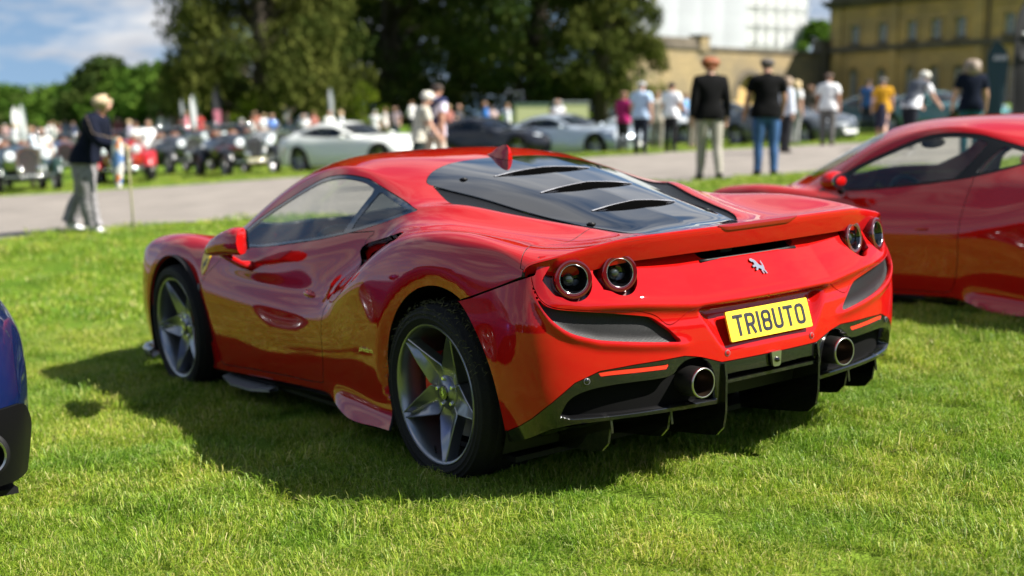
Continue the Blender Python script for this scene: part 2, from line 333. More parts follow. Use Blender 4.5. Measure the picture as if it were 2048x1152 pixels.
class Grid:
    """dense quad sheet that can be cut cleanly along curves drawn in a 2D projection"""
    def __init__(s, V):                                # V (nu, nv, 3)
        s.nu, s.nv = V.shape[:2]; s.V = V.reshape(-1, 3).copy(); idx = np.arange(s.nu*s.nv).reshape(s.nu, s.nv)
        s.F = [tuple(f) for f in np.stack([idx[:-1, :-1], idx[1:, :-1], idx[1:, 1:], idx[:-1, 1:]], -1).reshape(-1, 4)]
        s.N = s._normals(V).reshape(-1, 3); s.lab = np.zeros(len(s.F), int); s.lock = np.zeros(len(s.V), bool)
        s.names = ['body']
        s.ij = np.stack(np.meshgrid(np.arange(s.nu), np.arange(s.nv), indexing='ij'), -1).reshape(-1, 2)
    @staticmethod
    def _normals(V):
        du = np.gradient(V, axis=0); dv = np.gradient(V, axis=1); n = np.cross(du, dv)
        l = np.linalg.norm(n, axis=-1, keepdims=True); return n/np.maximum(l, 1e-12)
    def cut(s, name, poly, q, ok, only=None):
        """faces of label `only` (or any) whose projected centre is inside poly become panel `name`.  q (N,2) projected coordinates, ok (N,) eligible vertices"""
        poly = np.asarray(poly, float)
        ins = inside(poly, q) & ok
        E = set()
        for f in s.F:
            if not all(ok[i] for i in f): continue
            fl = [ins[i] for i in f]
            if all(fl) or not any(fl): continue
            for a, b in zip(f, f[1:]+f[:1]):
                if ins[a] != ins[b]: E.add((min(a, b), max(a, b)))
        on = np.zeros(len(s.V), bool); A = poly; B = np.roll(poly, -1, 0); D = B-A; cand = []
        for a, b in E:
            p, d = q[a], q[b]-q[a]; den = d[0]*D[:, 1]-d[1]*D[:, 0]; den = np.where(abs(den) < 1e-14, 1e-14, den)
            w = A-p; t = (w[:, 0]*D[:, 1]-w[:, 1]*D[:, 0])/den; u = (w[:, 0]*d[1]-w[:, 1]*d[0])/den
            k = (t >= -1e-9) & (t <= 1+1e-9) & (u >= -1e-9) & (u <= 1+1e-9)
            if k.any(): cand.append((min(t[k].min(), 1-t[k].min()), float(t[k].min()), a, b))
        V0 = s.V.copy(); q0 = q.copy()
        for _, t, a, b in sorted(cand):
            if on[a] or on[b]: continue
            v = a if t < .5 else b
            if s.lock[v]: v = b if v == a else a
            if s.lock[v]: continue
            s.V[v] = V0[a]+(V0[b]-V0[a])*t; q[v] = q0[a]+(q0[b]-q0[a])*t; n = s.N[a]+(s.N[b]-s.N[a])*t; s.N[v] = n/max(np.linalg.norm(n), 1e-9); on[v] = True
        s.lock |= on
        F = []; lab = []; cen = []
        for f, l in zip(s.F, s.lab):
            if len(f) == 4 and all(ok[i] for i in f):
                o = [on[i] for i in f]
                if (o[0] and o[2]) and not (o[1] and o[3]) and (inside(poly, q[[f[1], f[3]]]).sum() == 1):
                    F += [(f[0], f[1], f[2]), (f[0], f[2], f[3])]; lab += [l, l]; continue
                if (o[1] and o[3]) and not (o[0] and o[2]) and (inside(poly, q[[f[0], f[2]]]).sum() == 1):
                    F += [(f[0], f[1], f[3]), (f[1], f[2], f[3])]; lab += [l, l]; continue
            F.append(f); lab.append(l)
        s.F = F; s.lab = np.array(lab)
        c = np.array([q[list(f)].mean(0) for f in F]); k = inside(poly, c) & np.array([all(ok[i] for i in f) for f in F])
        if only is not None: k &= np.isin(s.lab, [s.names.index(n) for n in only if n in s.names])
        if name not in s.names: s.names.append(name)
        s.lab[k] = s.names.index(name)
    def panel(s, name, sides=(1,), gap=.0016, rim=.014, shift=0., drop=None):
        """V, F, normals of one panel; sides 1 = as built, -1 = mirrored, both = one welded mesh"""
        fs = [f for f, l in zip(s.F, s.lab) if s.names[l] == name]
        if drop: fs = [f for f in fs if not drop(s.V[list(f)].mean(0))]
        if not fs: return None
        ids = sorted({i for f in fs for i in f}); mp = {i: k for k, i in enumerate(ids)}
        V = s.V[ids].copy(); Nn = s.N[ids].copy(); F = [tuple(mp[i] for i in f) for f in fs]
        F = [g for g in (tuple(dict.fromkeys(f)) for f in F) if len(g) > 2]
        cnt = {}
        for f in F:
            for a, b in zip(f, f[1:]+f[:1]): cnt[(min(a, b), max(a, b))] = cnt.get((min(a, b), max(a, b)), 0)+1
        mid = abs(V[:, 1]) < 2e-4
        be = [(a, b) for f in F for a, b in zip(f, f[1:]+f[:1]) if cnt[(min(a, b), max(a, b))] == 1 and not (mid[a] and mid[b])]
        bd = {i for e in be for i in e}; acc = {i: [] for i in bd}
        for f in F:
            for i in f:
                if i in acc: acc[i].append(V[list(f)].mean(0))
        outd = {}
        for i in bd:
            d = np.mean(acc[i], 0)-V[i]; d -= Nn[i]*d.dot(Nn[i]); l = np.linalg.norm(d); d = d/l if l > 1e-9 else d; outd[i] = -d
        V0 = V.copy()
        for i in bd: V[i] = V[i]-outd[i]*gap
        V = V+Nn*shift
        s._nf = len(F); s._nr = 0
        if rim:
            base = len(V); k = {}; ex = []; en = []
            for i in sorted(bd):
                k[i] = base+len(ex); ex += [V[i], V[i]-Nn[i]*rim]; en += [outd[i]*.8+Nn[i]*.6, outd[i]]
            if ex:
                V = np.vstack([V, ex]); Nn = np.vstack([Nn, en])
                F = F+[(k[b], k[a], k[a]+1, k[b]+1) for a, b in be]; s._nr = len(be)
        if sides == (1,): return V, F, Nn
        M = np.array([1, -1, 1.])
        if sides == (-1,): return V*M, [tuple(reversed(f)) for f in F], Nn*M
        n = len(V); VV = np.vstack([V, V*M]); FF = list(F)+[tuple(j+n for j in reversed(f)) for f in F]; NN = np.vstack([Nn, Nn*M])
        # weld the centre line
        remap = np.arange(2*n)
        for i in range(len(mid)):
            if mid[i]: remap[i+n] = i; NN[i][1] = 0
        FF = [tuple(remap[j] for j in f) for f in FF]
        return VV, FF, NN
    def obj(s, name, oname, m, parent, sides=(1,), rimm=None, **k):
        r = s.panel(name, sides, **k)
        if r is None: return None
        V, F, Nn = r; used = sorted({i for f in F for i in f}); mp = {i: j for j, i in enumerate(used)}
        return mesh(oname, V[used], [tuple(mp[i] for i in f) for f in F], [m, rimm] if rimm else m, parent, normals=Nn[used], mi=([0]*s._nf+[1]*s._nr)*len(sides) if rimm else None)
def loft(rows, ss, per=10, smooth=6, crease=()):
    """rows: tables of (s, y, z) or (s, x, y, z) -> sheet (len(ss), nv, 3)"""
    Q = []
    for r in rows:
        t = np.array([(e[0], e[0], e[1], e[2]) if len(e) == 3 else e for e in r], float)
        Q.append(herm(t[:, 0], t[:, 1:], ss))
    Q = np.stack(Q, 1)                                  # (ns, nr, 3)
    nr = Q.shape[1]; vq = np.linspace(0, nr-1, (nr-1)*per+1)
    V = np.stack([herm(np.arange(nr), Q[i], vq) for i in range(len(ss))])
    keep = [0, V.shape[1]-1]+[c*per for c in crease]
    for _ in range(smooth):
        W_ = V.copy(); W_[:, 1:-1] = .25*V[:, :-2]+.5*V[:, 1:-1]+.25*V[:, 2:]
        for c in keep: W_[:, c] = V[:, c]
        V2 = W_.copy(); V2[1:-1] = .25*W_[:-2]+.5*W_[1:-1]+.25*W_[2:]; V = V2
    return V
# ---------------------------------------------------------------- the red mid-engined sports car
RED = mat('red_paint', (.38, .0050, .0045), .5, coat=1., spec=0.)
BLK = mat('black_plastic', (.007, .007, .0075), .5, spec=.3)
GLOSSBLK = mat('gloss_black', (.004, .004, .005), .03, coat=1.)
CARBON = mat('carbon_fibre', (.005, .005, .0055), .2, coat=1.)
RUB = mat('tyre_rubber', (.014, .014, .014), .75, bump=(.25, 90), spec=.25)
RIMG = mat('grey_alloy', (.29, .30, .32), .28, metal=.9)
CHROME = mat('chrome', (.8, .8, .8), .12, metal=1.)
STEEL = mat('brushed_steel', (.55, .53, .5), .28, metal=1.)
DISC = mat('brake_disc', (.22, .21, .2), .4, metal=.9)
CALR = mat('red_caliper', (.75, .02, .015), .35, coat=.5)
SEATM = mat('dark_leather', (.02, .02, .022), .55)
GLS = glass('window_glass', (.90, .93, .91)); GLSD = glass('dark_glass', (.22, .25, .25))
PLASTG = mat('grey_plastic', (.12, .12, .125), .5)
YEL = mat('plate_yellow', (.86, .58, .02), .35, coat=.3)
INK = mat('plate_black', (.012, .014, .02), .4)
REDL = mat('red_lens', (.22, .003, .004), .1, coat=1.)
LAMPR = mat('smoked_red_lens', (.075, .003, .005), .06, coat=1.)
REFL = mat('red_reflector', (.62, .03, .012), .35, coat=.5)
MESHM = None
def mesh_grille_mat():
    """fine expanded-metal mesh: dark holes in a slightly lighter web"""
    m = bpy.data.materials.new('grille_mesh'); m.use_nodes = True; t = m.node_tree; b = t.nodes['Principled BSDF']
    c = t.nodes.new('ShaderNodeTexCoord'); v = t.nodes.new('ShaderNodeTexVoronoi'); v.inputs['Scale'].default_value = 300; v.inputs['Randomness'].default_value = .0
    mp_ = t.nodes.new('ShaderNodeMapping'); mp_.inputs['Scale'].default_value = (1, 1, 1); t.links.new(c.outputs['Object'], mp_.inputs[0]); t.links.new(mp_.outputs[0], v.inputs['Vector'])
    r = t.nodes.new('ShaderNodeValToRGB'); r.color_ramp.elements[0].position = .3; r.color_ramp.elements[1].position = .45
    r.color_ramp.elements[0].color = (.003, .003, .003, 1); r.color_ramp.elements[1].color = (.009, .0095, .0105, 1)
    t.links.new(v.outputs['Distance'], r.inputs[0]); t.links.new(r.outputs[0], b.inputs['Base Color']); b.inputs['Roughness'].default_value = .42; b.inputs['Specular IOR Level'].default_value = .3
    bp = t.nodes.new('ShaderNodeBump'); bp.inputs['Strength'].default_value = .35; bp.inputs['Distance'].default_value = .003
    t.links.new(v.outputs['Distance'], bp.inputs['Height']); t.links.new(bp.outputs[0], b.inputs['Normal'])
    return m
MESHM = mesh_grille_mat()

HROWS = [
 # R0 bottom edge
 [(4.0,3.72,0,.16),(3.7,3.6,.45,.15),(3.4,3.38,.80,.14),(3.2,.88,.14),(2.95,.91,.14),(2.3,.90,.15),(1.7,.895,.175),(1.15,.895,.195),(1.0,.905,.20),(.85,.95,.175),(.7,.985,.152),(.4,1.0,.158),(.2,1.0,.165),(0,.95,.2),(-.3,.95,.22),(-.6,.93,.24)],
 [(4.0,3.77,0,.28),(3.7,3.64,.47,.28),(3.4,3.4,.83,.28),(3.2,.91,.28),(2.95,.935,.29),(2.3,.925,.29),(1.7,.922,.30),(1.15,.914,.29),(.8,.925,.25),(.6,.938,.235),(.4,.955,.235),(.2,.965,.26),(0,.98,.33),(-.3,.98,.35),(-.6,.96,.35)],
 [(4.0,3.79,0,.40),(3.7,3.66,.47,.42),(3.4,3.40,.84,.44),(3.2,.925,.45),(2.95,.955,.46),(2.65,.965,.46),(2.3,.945,.45),(1.7,.932,.44),(1.15,.926,.42),(.8,.942,.40),(.4,.974,.41),(.2,.984,.45),(0,.99,.5),(-.3,.987,.5),(-.6,.965,.5)],
 [(4.0,3.78,0,.48),(3.7,3.65,.46,.52),(3.4,3.37,.82,.55),(3.2,.92,.57),(2.95,.955,.6),(2.65,.965,.62),(2.3,.945,.58),(1.7,.925,.56),(1.15,.917,.55),(.9,.93,.56),(.6,.962,.62),(.4,.978,.66),(.2,.985,.70),(0,.985,.72),(-.3,.978,.72),(-.6,.952,.72)],
 # R4 scallop edge -> haunch crest
 [(4.0,3.76,0,.53),(3.7,3.62,.45,.57),(3.4,3.33,.80,.63),(3.2,.905,.68),(2.95,.935,.71),(2.65,.94,.73),(2.3,.92,.68),(1.9,.902,.645),(1.5,.886,.63),(1.15,.876,.63),(.95,.89,.64),(.8,.922,.68),(.55,.948,.79),(.34,.945,.865),(.18,.945,.90),(0,.945,.915),(-.18,.94,.91),(-.44,.925,.89),(-.6,-.575,.932,.86)],
 # R5 door shoulder -> haunch top
 [(4.0,3.72,0,.57),(3.7,3.56,.43,.62),(3.4,3.27,.77,.69),(3.2,.875,.75),(2.95,.89,.79),(2.65,.885,.81),(2.3,.885,.76),(1.9,.89,.73),(1.5,.875,.725),(1.15,.856,.735),(.95,.838,.75),(.8,.832,.775),(.6,.838,.845),(.45,.85,.91),(.3,.86,.945),(.1,.855,.965),(-.1,.85,.965),(-.3,.85,.945),(-.45,.86,.922),(-.6,-.64,.85,.895)],
 # R6 belt line -> valley beside the buttress
 [(4.0,3.67,0,.60),(3.7,3.48,.40,.66),(3.4,3.2,.72,.75),(3.2,3.1,.80,.80),(2.95,.80,.825),(2.65,.81,.835),(2.35,.835,.81),(2.1,.84,.79),(1.77,.838,.80),(1.25,.825,.852),(.95,.795,.897),(.7,.755,.955),(.5,.712,1.005),(.35,.69,1.00),(.1,.66,.955),(-.1,.62,.925),(-.3,.58,.905),(-.45,.60,.90),(-.6,-.72,.62,.936)],
 # R7 window head -> buttress ridge
 [(4.0,3.62,0,.62),(3.7,3.42,.32,.655),(3.4,3.17,.54,.72),(3.2,3.08,.60,.75),(2.95,.62,.79),(2.65,.69,.815),(2.4,.745,.815),(2.2,.785,.82),(2.05,.775,.875),(1.93,.725,.947),(1.71,.66,1.045),(1.5,.62,1.125),(1.25,.61,1.152),(.95,.62,1.109),(.7,.655,1.052),(.5,.672,1.028),(.35,.615,1.035),(.1,.52,.995),(-.1,.45,.962),(-.3,.385,.93),(-.45,.37,.908),(-.6,-.757,.45,.943)],
 [(4.0,3.6,0,.625),(3.7,3.38,.24,.645),(3.4,3.14,.40,.705),(3.2,3.06,.44,.735),(2.95,.46,.775),(2.65,.57,.81),(2.4,.66,.84),(2.15,.66,.94),(1.95,.61,1.05),(1.75,.57,1.13),(1.5,.545,1.18),(1.25,.535,1.19),(.95,.535,1.15),(.7,.55,1.098),(.5,.54,1.05),(.35,.50,1.025),(.1,.43,.975),(-.1,.38,.945),(-.3,.31,.92),(-.45,.27,.905),(-.6,-.775,.28,.945)],
 [(4.0,3.58,0,.63),(3.7,3.36,.12,.645),(3.4,3.16,.22,.705),(3.2,3.1,.28,.735),(2.95,.33,.785),(2.78,.36,.82),(2.6,.38,.905),(2.3,.36,1.05),(2.0,.33,1.165),(1.75,.31,1.212),(1.5,.31,1.226),(1.25,.31,1.222),(.95,.31,1.192),(.7,.31,1.15),(.5,.30,1.112),(.35,.285,1.08),(.1,.26,1.025),(-.1,.24,.978),(-.3,.2,.937),(-.45,.16,.91),(-.6,-.783,.14,.945)],
 [(4.0,3.56,0,.632),(3.7,3.36,0,.645),(3.4,3.18,0,.705),(3.2,3.1,0,.737),(2.95,0,.80),(2.85,0,.83),(2.6,0,.95),(2.3,0,1.083),(2.0,0,1.185),(1.75,0,1.222),(1.5,0,1.234),(1.25,0,1.228),(.95,0,1.2),(.7,0,1.163),(.5,0,1.128),(.35,0,1.098),(.1,0,1.043),(-.1,0,.993),(-.3,0,.948),(-.45,0,.914),(-.6,-.785,0,.945)],
]
def circle(cx, cz, r, n=64): a = np.linspace(0, 2*np.pi, n, endpoint=False); return np.c_[cx+r*np.cos(a), cz+r*np.sin(a)]
def body_grid(rows, s0, s1, step=.02, per=10, smooth=9, lips=((-.045, .36, .405, .020), (2.64, .34, .385, .012))):
    ss = np.arange(s0, s1+1e-6, step); V = loft(rows, ss, per, smooth)
    V[:, -1, 1] = 0
    for (cx, cz, r, am) in lips:                        # rolled wheel-arch lips
        rho = np.hypot(V[..., 0]-cx, V[..., 2]-cz); k = (V[..., 1] > .7)*(V[..., 2] > .3)
        V[..., 1] -= am*np.clip((r+.062-rho)/.062, 0, 1.3)*k
    g = Grid(V); g.N = -g.N if g.N[len(g.N)//2][1] < 0 else g.N
    g.F = [tuple(reversed(f)) for f in g.F] if True else g.F
    return g
PER = 10
def build_shell(rows):
    g = body_grid(rows, -.6, 4.0)
    v = g.ij[:, 1]/PER; xz = g.V[:, [0, 2]].copy(); xy = g.V[:, [0, 1]].copy()
    def qs(): return g.V[:, [0, 2]].copy()
    def qt(): return g.V[:, [0, 1]].copy()
    side = v < 6.35
    low = v < 5.5
    g.cut('void', circle(-.045, .36, .405), qs(), low)
    g.cut('void', circle(2.64, .34, .385), qs(), low)
    # below the bumper's shut line the tail is another part
    g.cut('void', [(-.144,.712),(-.3,.747),(-.46,.795),(-.585,.836),(-.9,.84),(-.9,-.2),(-.30,-.2),(-.25,.6)], qs(), v < 4.8)
    win = v > 5.6
    winb = v < 7.6
    # glass in a black surround
    surround = closed_curve([(2.16,.80),(1.77,.810),(1.25,.862),(.95,.905),(.7,.955),(.47,1.013),(.70,1.057),(.945,1.112),(1.055,1.136),(1.25,1.150),(1.455,1.130),(1.70,1.047),(1.93,.948),(2.05,.875)], 6, sharp=(0, 5))
    side_win = closed_curve([(2.02,.818),(1.77,.824),(1.25,.876),(.985,.914),(.955,.99),(.925,1.086),(1.055,1.118),(1.25,1.133),(1.45,1.112),(1.70,1.030),(1.93,.928),(2.0,.88)], 6, sharp=(0, 3, 5, 11))
    qtr_win = closed_curve([(.925,.926),(.75,.960),(.53,1.012),(.70,1.040),(.875,1.080),(.90,1.0)], 6, sharp=(0, 2, 4))
    g.cut('surround', surround, qs(), win & (v < 7.5))
    g.cut('side_window', side_win, qs(), win & winb, only=['surround'])
    g.cut('quarter_window', qtr_win, qs(), win & winb, only=['surround'])
    intake = closed_curve([(.79,.838),(.755,.868),(.576,.905),(.423,.933),(.362,.940),(.33,.918),(.473,.866),(.636,.795),(.693,.765),(.745,.800)], 5, sharp=(5,))
    duct = closed_curve([(.655,.838),(.58,.860),(.489,.882),(.40,.914),(.365,.920),(.362,.905),(.50,.856),(.60,.815),(.645,.812)], 5, sharp=(5,))
    g.cut('intake', intake, qs(), (v > 3.7) & (v < 6.2))
    g.cut('duct', duct, qs(), (v > 3.7) & (v < 6.2), only=['intake'])
    ws = closed_curve([(1.99,-.3),(1.99,.0),(1.97,.3),(1.88,.52),(2.12,.615),(2.38,.62),(2.60,.46),(2.76,.25),(2.82,0),(2.82,-.3)], 6, sharp=(3, 5))
    g.cut('windscreen', ws, qt(), v > 7.2)
    # door
    door = closed_curve([(.70,.925),(.763,.878),(.75,.79),(.784,.716),(.889,.642),(.955,.587),(.975,.487),(.98,.386),(1.03,.245),(1.15,.232),(1.66,.215),(2.16,.19),(2.187,.215),(2.182,.268),(2.2,.363),(2.263,.478),(2.285,.584),(2.245,.651),(2.12,.735),(2.115,.79),(2.14,.80),(1.77,.81),(1.25,.862),(.98,.905)], 6, sharp=(0, 8, 9, 11, 12, 19, 20, 23))
    g.cut('door', door, qs(), v < 6.6, only=['body'])
    # engine cover glass and the mesh strips beside it, seen from above
    lid = closed_curve([(.885,-.2),(.885,0),(.86,.25),(.79,.42),(.70,.505),(.62,.50),(.41,.452),(.13,.40),(-.2,.335),(-.41,.262),(-.50,.25),(-.52,0),(-.52,-.2)], 6, sharp=(0, 9, 10, 12))
    g.cut('engine_cover', lid, qt(), v > 6.5)
    mesh_s = closed_curve([(.66,.505),(.36,.585),(.1,.488),(-.1,.42),(-.3,.35),(-.40,.275),(-.4,.2),(-.2,.29),(.13,.36),(.41,.40),(.6,.45)], 6, sharp=(0, 1, 5, 6, 10))
    g.cut('vent_mesh', mesh_s, qt(), v > 6.2, only=['body'])
    # tail deck, behind the seam that runs over the haunch
    td = np.array([(-.585,1.1),(-.56,.93),(-.50,.86),(-.42,.77),(-.40,.66),(-.30,.46),(-.25,.34),(-.25,-.2),(-1,-.2),(-1,1.1)])
    g.cut('tail_deck', td, qt(), v > 3.9, only=['body'])
    bon = closed_curve([(2.86,-.3),(2.86,0),(2.72,.38),(2.5,.62),(2.9,.70),(3.25,.62),(3.5,.30),(3.56,0),(3.56,-.3)], 6, sharp=(0, 3, 8))
    g.cut('bonnet', bon, qt(), v > 5.3, only=['body'])
    return g
PLAN = np.array([(-.83,0),(-.825,.2),(-.803,.41),(-.772,.6),(-.728,.75),(-.69,.85),(-.645,.925),(-.58,.968),(-.48,.986),(-.3,.99),(-.1,.99)])
_al = np.r_[0, np.cumsum(np.linalg.norm(np.diff(PLAN, axis=0), axis=1))]
def sst(t): t = np.clip(t, 0, 1); return t*t*(3-2*t)
def plan_xy(a):
    aa = np.asarray(a, float); A_ = np.r_[-_al[1], _al]; P_ = np.vstack([PLAN[1]*[1, -1], PLAN])
    p = herm(A_, P_, aa.ravel()); e = 1e-3; q = herm(A_, P_, aa.ravel()+e); o = herm(A_, P_, aa.ravel()-e)
    t = q-o; t /= np.linalg.norm(t, axis=1, keepdims=True)
    return p.reshape(aa.shape+(2,)), np.stack([-t[:, 1], t[:, 0]], -1).reshape(aa.shape+(2,))
def hz(q, xs, ys): q = np.asarray(q, float); return herm(xs, ys, q.ravel())[:, 0].reshape(q.shape)
def rear_d(a, z):
    zc0 = np.interp(a, [0, .35, .588, .79, .88, .95, 1.1], [.672, .672, .700, .714, .732, .757, .80])
    zz = z-(zc0-.675)*sst((z-.58)/.1)
    dc = hz(zz, [.15,.22,.30,.40,.50,.60,.655,.678,.70,.74,.775,.815,.86,.92], [-.05,-.03,-.012,0,0,-.006,-.012,.002,-.006,-.034,-.062,-.09,-.122,-.165])
    dk = hz(z, [.15,.22,.30,.40,.50,.60,.665,.70,.775,.815,.86,.92], [-.09,-.055,-.028,-.008,0,.002,-.003,-.010,-.028,-.038,-.05,-.065])
    w = sst((a-.66)/.32); d = dc*(1-w)+dk*w
    hw = np.interp(z, [.46, .665], [.222, .345]); dep = np.interp(z, [.455,.50,.53,.58,.66], [0,.002,.014,.03,.052])
    d = d-dep*sst((hw-a)/.04)*sst((.667-z)/.012)
    zl = np.interp(a, [.40,.594,.744,.833,.876,.917,.957,1.0], [.553,.575,.598,.627,.651,.689,.747,.80])
    return d+.012*np.exp(-((z-zl+.010)/.018)**2)*sst((a-.36)/.1)*sst((1.0-a)/.08)
def rear_pt(a, z, off=0.):
    p, n = plan_xy(np.array([a])); d = rear_d(np.array([a]), np.array([z]))[0]+off
    return Vector((p[0, 0]+n[0, 0]*d, p[0, 1]+n[0, 1]*d, z)), Vector((n[0, 0], n[0, 1], 0))
LAMPS = [(.632, .818), (.818, .8145)]
CARB_TOP = [(1.40,.255),(1.156,.275),(1.076,.306),(1.009,.339),(.933,.391),(.842,.46),(.75,.492),(.618,.499),(.474,.501),(.411,.503),(.345,.49),(.29,.472),(.25,.458),(0,.457)]
def build_rear():
    a = np.arange(0, 1.40, .0078); z = np.arange(.20, .905, .0062)
    A, Z = np.meshgrid(a, z, indexing='ij'); d = rear_d(A, Z)
    aa = np.r_[-a[:0:-1], a]; pp, _ = plan_xy(abs(aa)); pp[:, 1] *= np.sign(aa+1e-12)
    for _ in range(60): pp[1:-1] = .25*pp[:-2]+.5*pp[1:-1]+.25*pp[2:]
    tt = np.gradient(pp, axis=0); tt /= np.linalg.norm(tt, axis=1, keepdims=True); k0 = len(a)-1
    p = np.repeat(pp[k0:, None, :], len(z), 1); n = np.repeat(np.stack([-tt[:, 1], tt[:, 0]], -1)[k0:, None, :], len(z), 1)
    for _ in range(2):
        e = d.copy(); e[1:-1, 1:-1] = d[1:-1, 1:-1]*.5+.125*(d[:-2, 1:-1]+d[2:, 1:-1]+d[1:-1, :-2]+d[1:-1, 2:]); d = e
    V = np.stack([p[..., 0]+n[..., 0]*d, p[..., 1]+n[..., 1]*d, Z], -1); V[0, :, 1] = 0
    g = Grid(V); g.N = -g.N; g.F = [tuple(reversed(f)) for f in g.F]; g.N[:g.nv, 1] = 0
    AZ = np.stack([A, Z], -1).reshape(-1, 2).copy()
    ok = np.ones(len(g.V), bool)
    def xz(): return g.V[:, [0, 2]].copy()
    cut = lambda nm, poly, only=None: g.cut(nm, poly, AZ, ok, only)
    # outside the part: wheel arch, above the quarter's shut line, below the carbon edge
    side = AZ[:, 0] > .95
    g.cut('void', circle(-.045, .36, .405), xz(), side)
    g.cut('void', [(-.02,.68),(-.144,.708),(-.3,.743),(-.46,.791),(-.60,.836),(-.60,1),(.3,1),(.3,.5)], xz(), side)
    cut('void', [(-.1,.305),(.262,.305),(.459,.308),(.665,.312),(.85,.31),(.938,.297),(1.03,.265),(1.145,.232),(1.5,.21),(1.5,-.1),(-.1,-.1)])
    tail = closed_curve([(-.3,.669),(0,.669),(.36,.667),(.46,.62),(.52,.66),(.60,.685),(.74,.70),(.882,.721),(.924,.735),(.957,.763),(.985,.815),(1.0,.9),(1.0,1.1),(-.3,1.1)], 5, sharp=(0, 2, 11, 12, 13))
    grille = closed_curve([(.99,.815),(.957,.757),(.924,.729),(.882,.715),(.74,.693),(.549,.658),(.509,.636),(.469,.604),(.42,.557),(.594,.579),(.744,.602),(.833,.63),(.876,.655),(.917,.693),(.957,.748)], 6, sharp=(0, 8))
    cut('grille', grille, ['body'])
    cut('carbon', CARB_TOP+[(-.1,.457),(-.1,.1),(1.5,.1)], ['body'])
    refl = closed_curve([(.757,.487),(.70,.489),(.479,.482),(.491,.466),(.70,.472),(.748,.472)], 4, sharp=(0, 2, 3, 5))
    cut('reflector', refl, ['carbon'])
    rec = closed_curve([(.898,.345),(.862,.402),(.797,.428),(.689,.438),(.503,.437),(.462,.446),(.44,.468),(.41,.485),(.372,.490),(.335,.484),(.306,.462),(.288,.42),(.276,.36),(.272,.322),(.458,.324),(.85,.33)], 5, sharp=(0, 13))
    cut('bumper_mesh', rec, ['carbon'])
    cen = closed_curve([(-.3,.408),(0,.408),(.225,.410),(.245,.38),(.25,.29),(-.3,.29)], 3, sharp=(0, 4, 5))
    cut('centre_void', cen, ['carbon'])
    for i, (la, lz) in enumerate(LAMPS):
        t = np.linspace(R(50), R(310), 26); r = .074
        pk = np.vstack([np.c_[la+r*np.cos(t), lz+r*np.sin(t)], [(la+.075, lz-.048), (la+(.122 if i else .10), lz+.006), (la+.08, lz+.050)]])
        cut('lamp_pocket', pk, ['body'])
    cut('tail_opening', closed_curve([(-.3,.822),(0,.822),(.20,.824),(.26,.842),(.30,1),(-.3,1)], 5, sharp=(0, 4, 5)), ['body'])
    cut('tail_panel', tail, ['body'])
    return g

GLYPH = {  # strokes of the plate characters on a 50 x 79 grid (mm), 14 mm stroke
 'T': [[(0, 72), (50, 72)], [(25, 72), (25, 0)]],
 'R': [[(7, 0), (7, 72), (32, 72), (39, 69), (43, 62), (43, 47), (39, 39), (32, 36), (7, 36)], [(27, 36), (43, 0)]],
 '1': [[(7, 0), (7, 79)]],
 '8': [[(16, 40), (9, 44), (7, 52), (7, 60), (10, 68), (17, 72), (33, 72), (40, 68), (43, 60), (43, 52), (41, 44), (34, 40), (16, 40), (9, 36), (7, 28), (7, 18), (10, 10), (17, 7), (33, 7), (40, 10), (43, 18), (43, 28), (41, 36), (34, 40)]],
 'U': [[(7, 79), (7, 20), (10, 11), (18, 7), (32, 7), (40, 11), (43, 20), (43, 79)]],
 'O': [[(17, 7), (10, 11), (7, 19), (7, 60), (10, 68), (17, 72), (33, 72), (40, 68), (43, 60), (43, 19), (40, 11), (33, 7), (17, 7)]],
}
def strokes_mesh(lines, wd, f, mb, h0, h1):
    """thick poly-line letters: each segment a bar, joints filled by discs"""
    for l in lines:
        for (x0, y0), (x1, y1) in zip(l, l[1:]):
            L_ = math.hypot(x1-x0, y1-y0); nx, ny = -(y1-y0)/L_*wd/2, (x1-x0)/L_*wd/2
            mb.prism([(x0+nx, y0+ny), (x0-nx, y0-ny), (x1-nx, y1-ny), (x1+nx, y1+ny)], h0, h1, f)
        for (x, y) in l[1:-1]:
            mb.prism([(x+wd/2*math.cos(k*math.pi/6), y+wd/2*math.sin(k*math.pi/6)) for k in range(12)], h0, h1+2e-5, f)
HORSE = [(.05,.98),(.20,1.0),(.30,.93),(.42,.86),(.50,.74),(.56,.62),(.66,.52),(.76,.48),(.82,.56),(.80,.70),(.86,.82),(.90,.68),(.92,.52),(.90,.38),(.84,.26),(.90,.14),(.94,.0),(.84,.02),(.80,.14),(.72,.22),(.66,.14),(.70,.02),(.60,.04),(.58,.18),(.60,.30),(.50,.36),(.40,.38),(.34,.30),(.22,.26),(.14,.32),(.22,.36),(.28,.44),(.20,.50),(.08,.46),(.02,.54),(.10,.60),(.20,.60),(.26,.68),(.22,.78),(.10,.80),(.02,.88)]

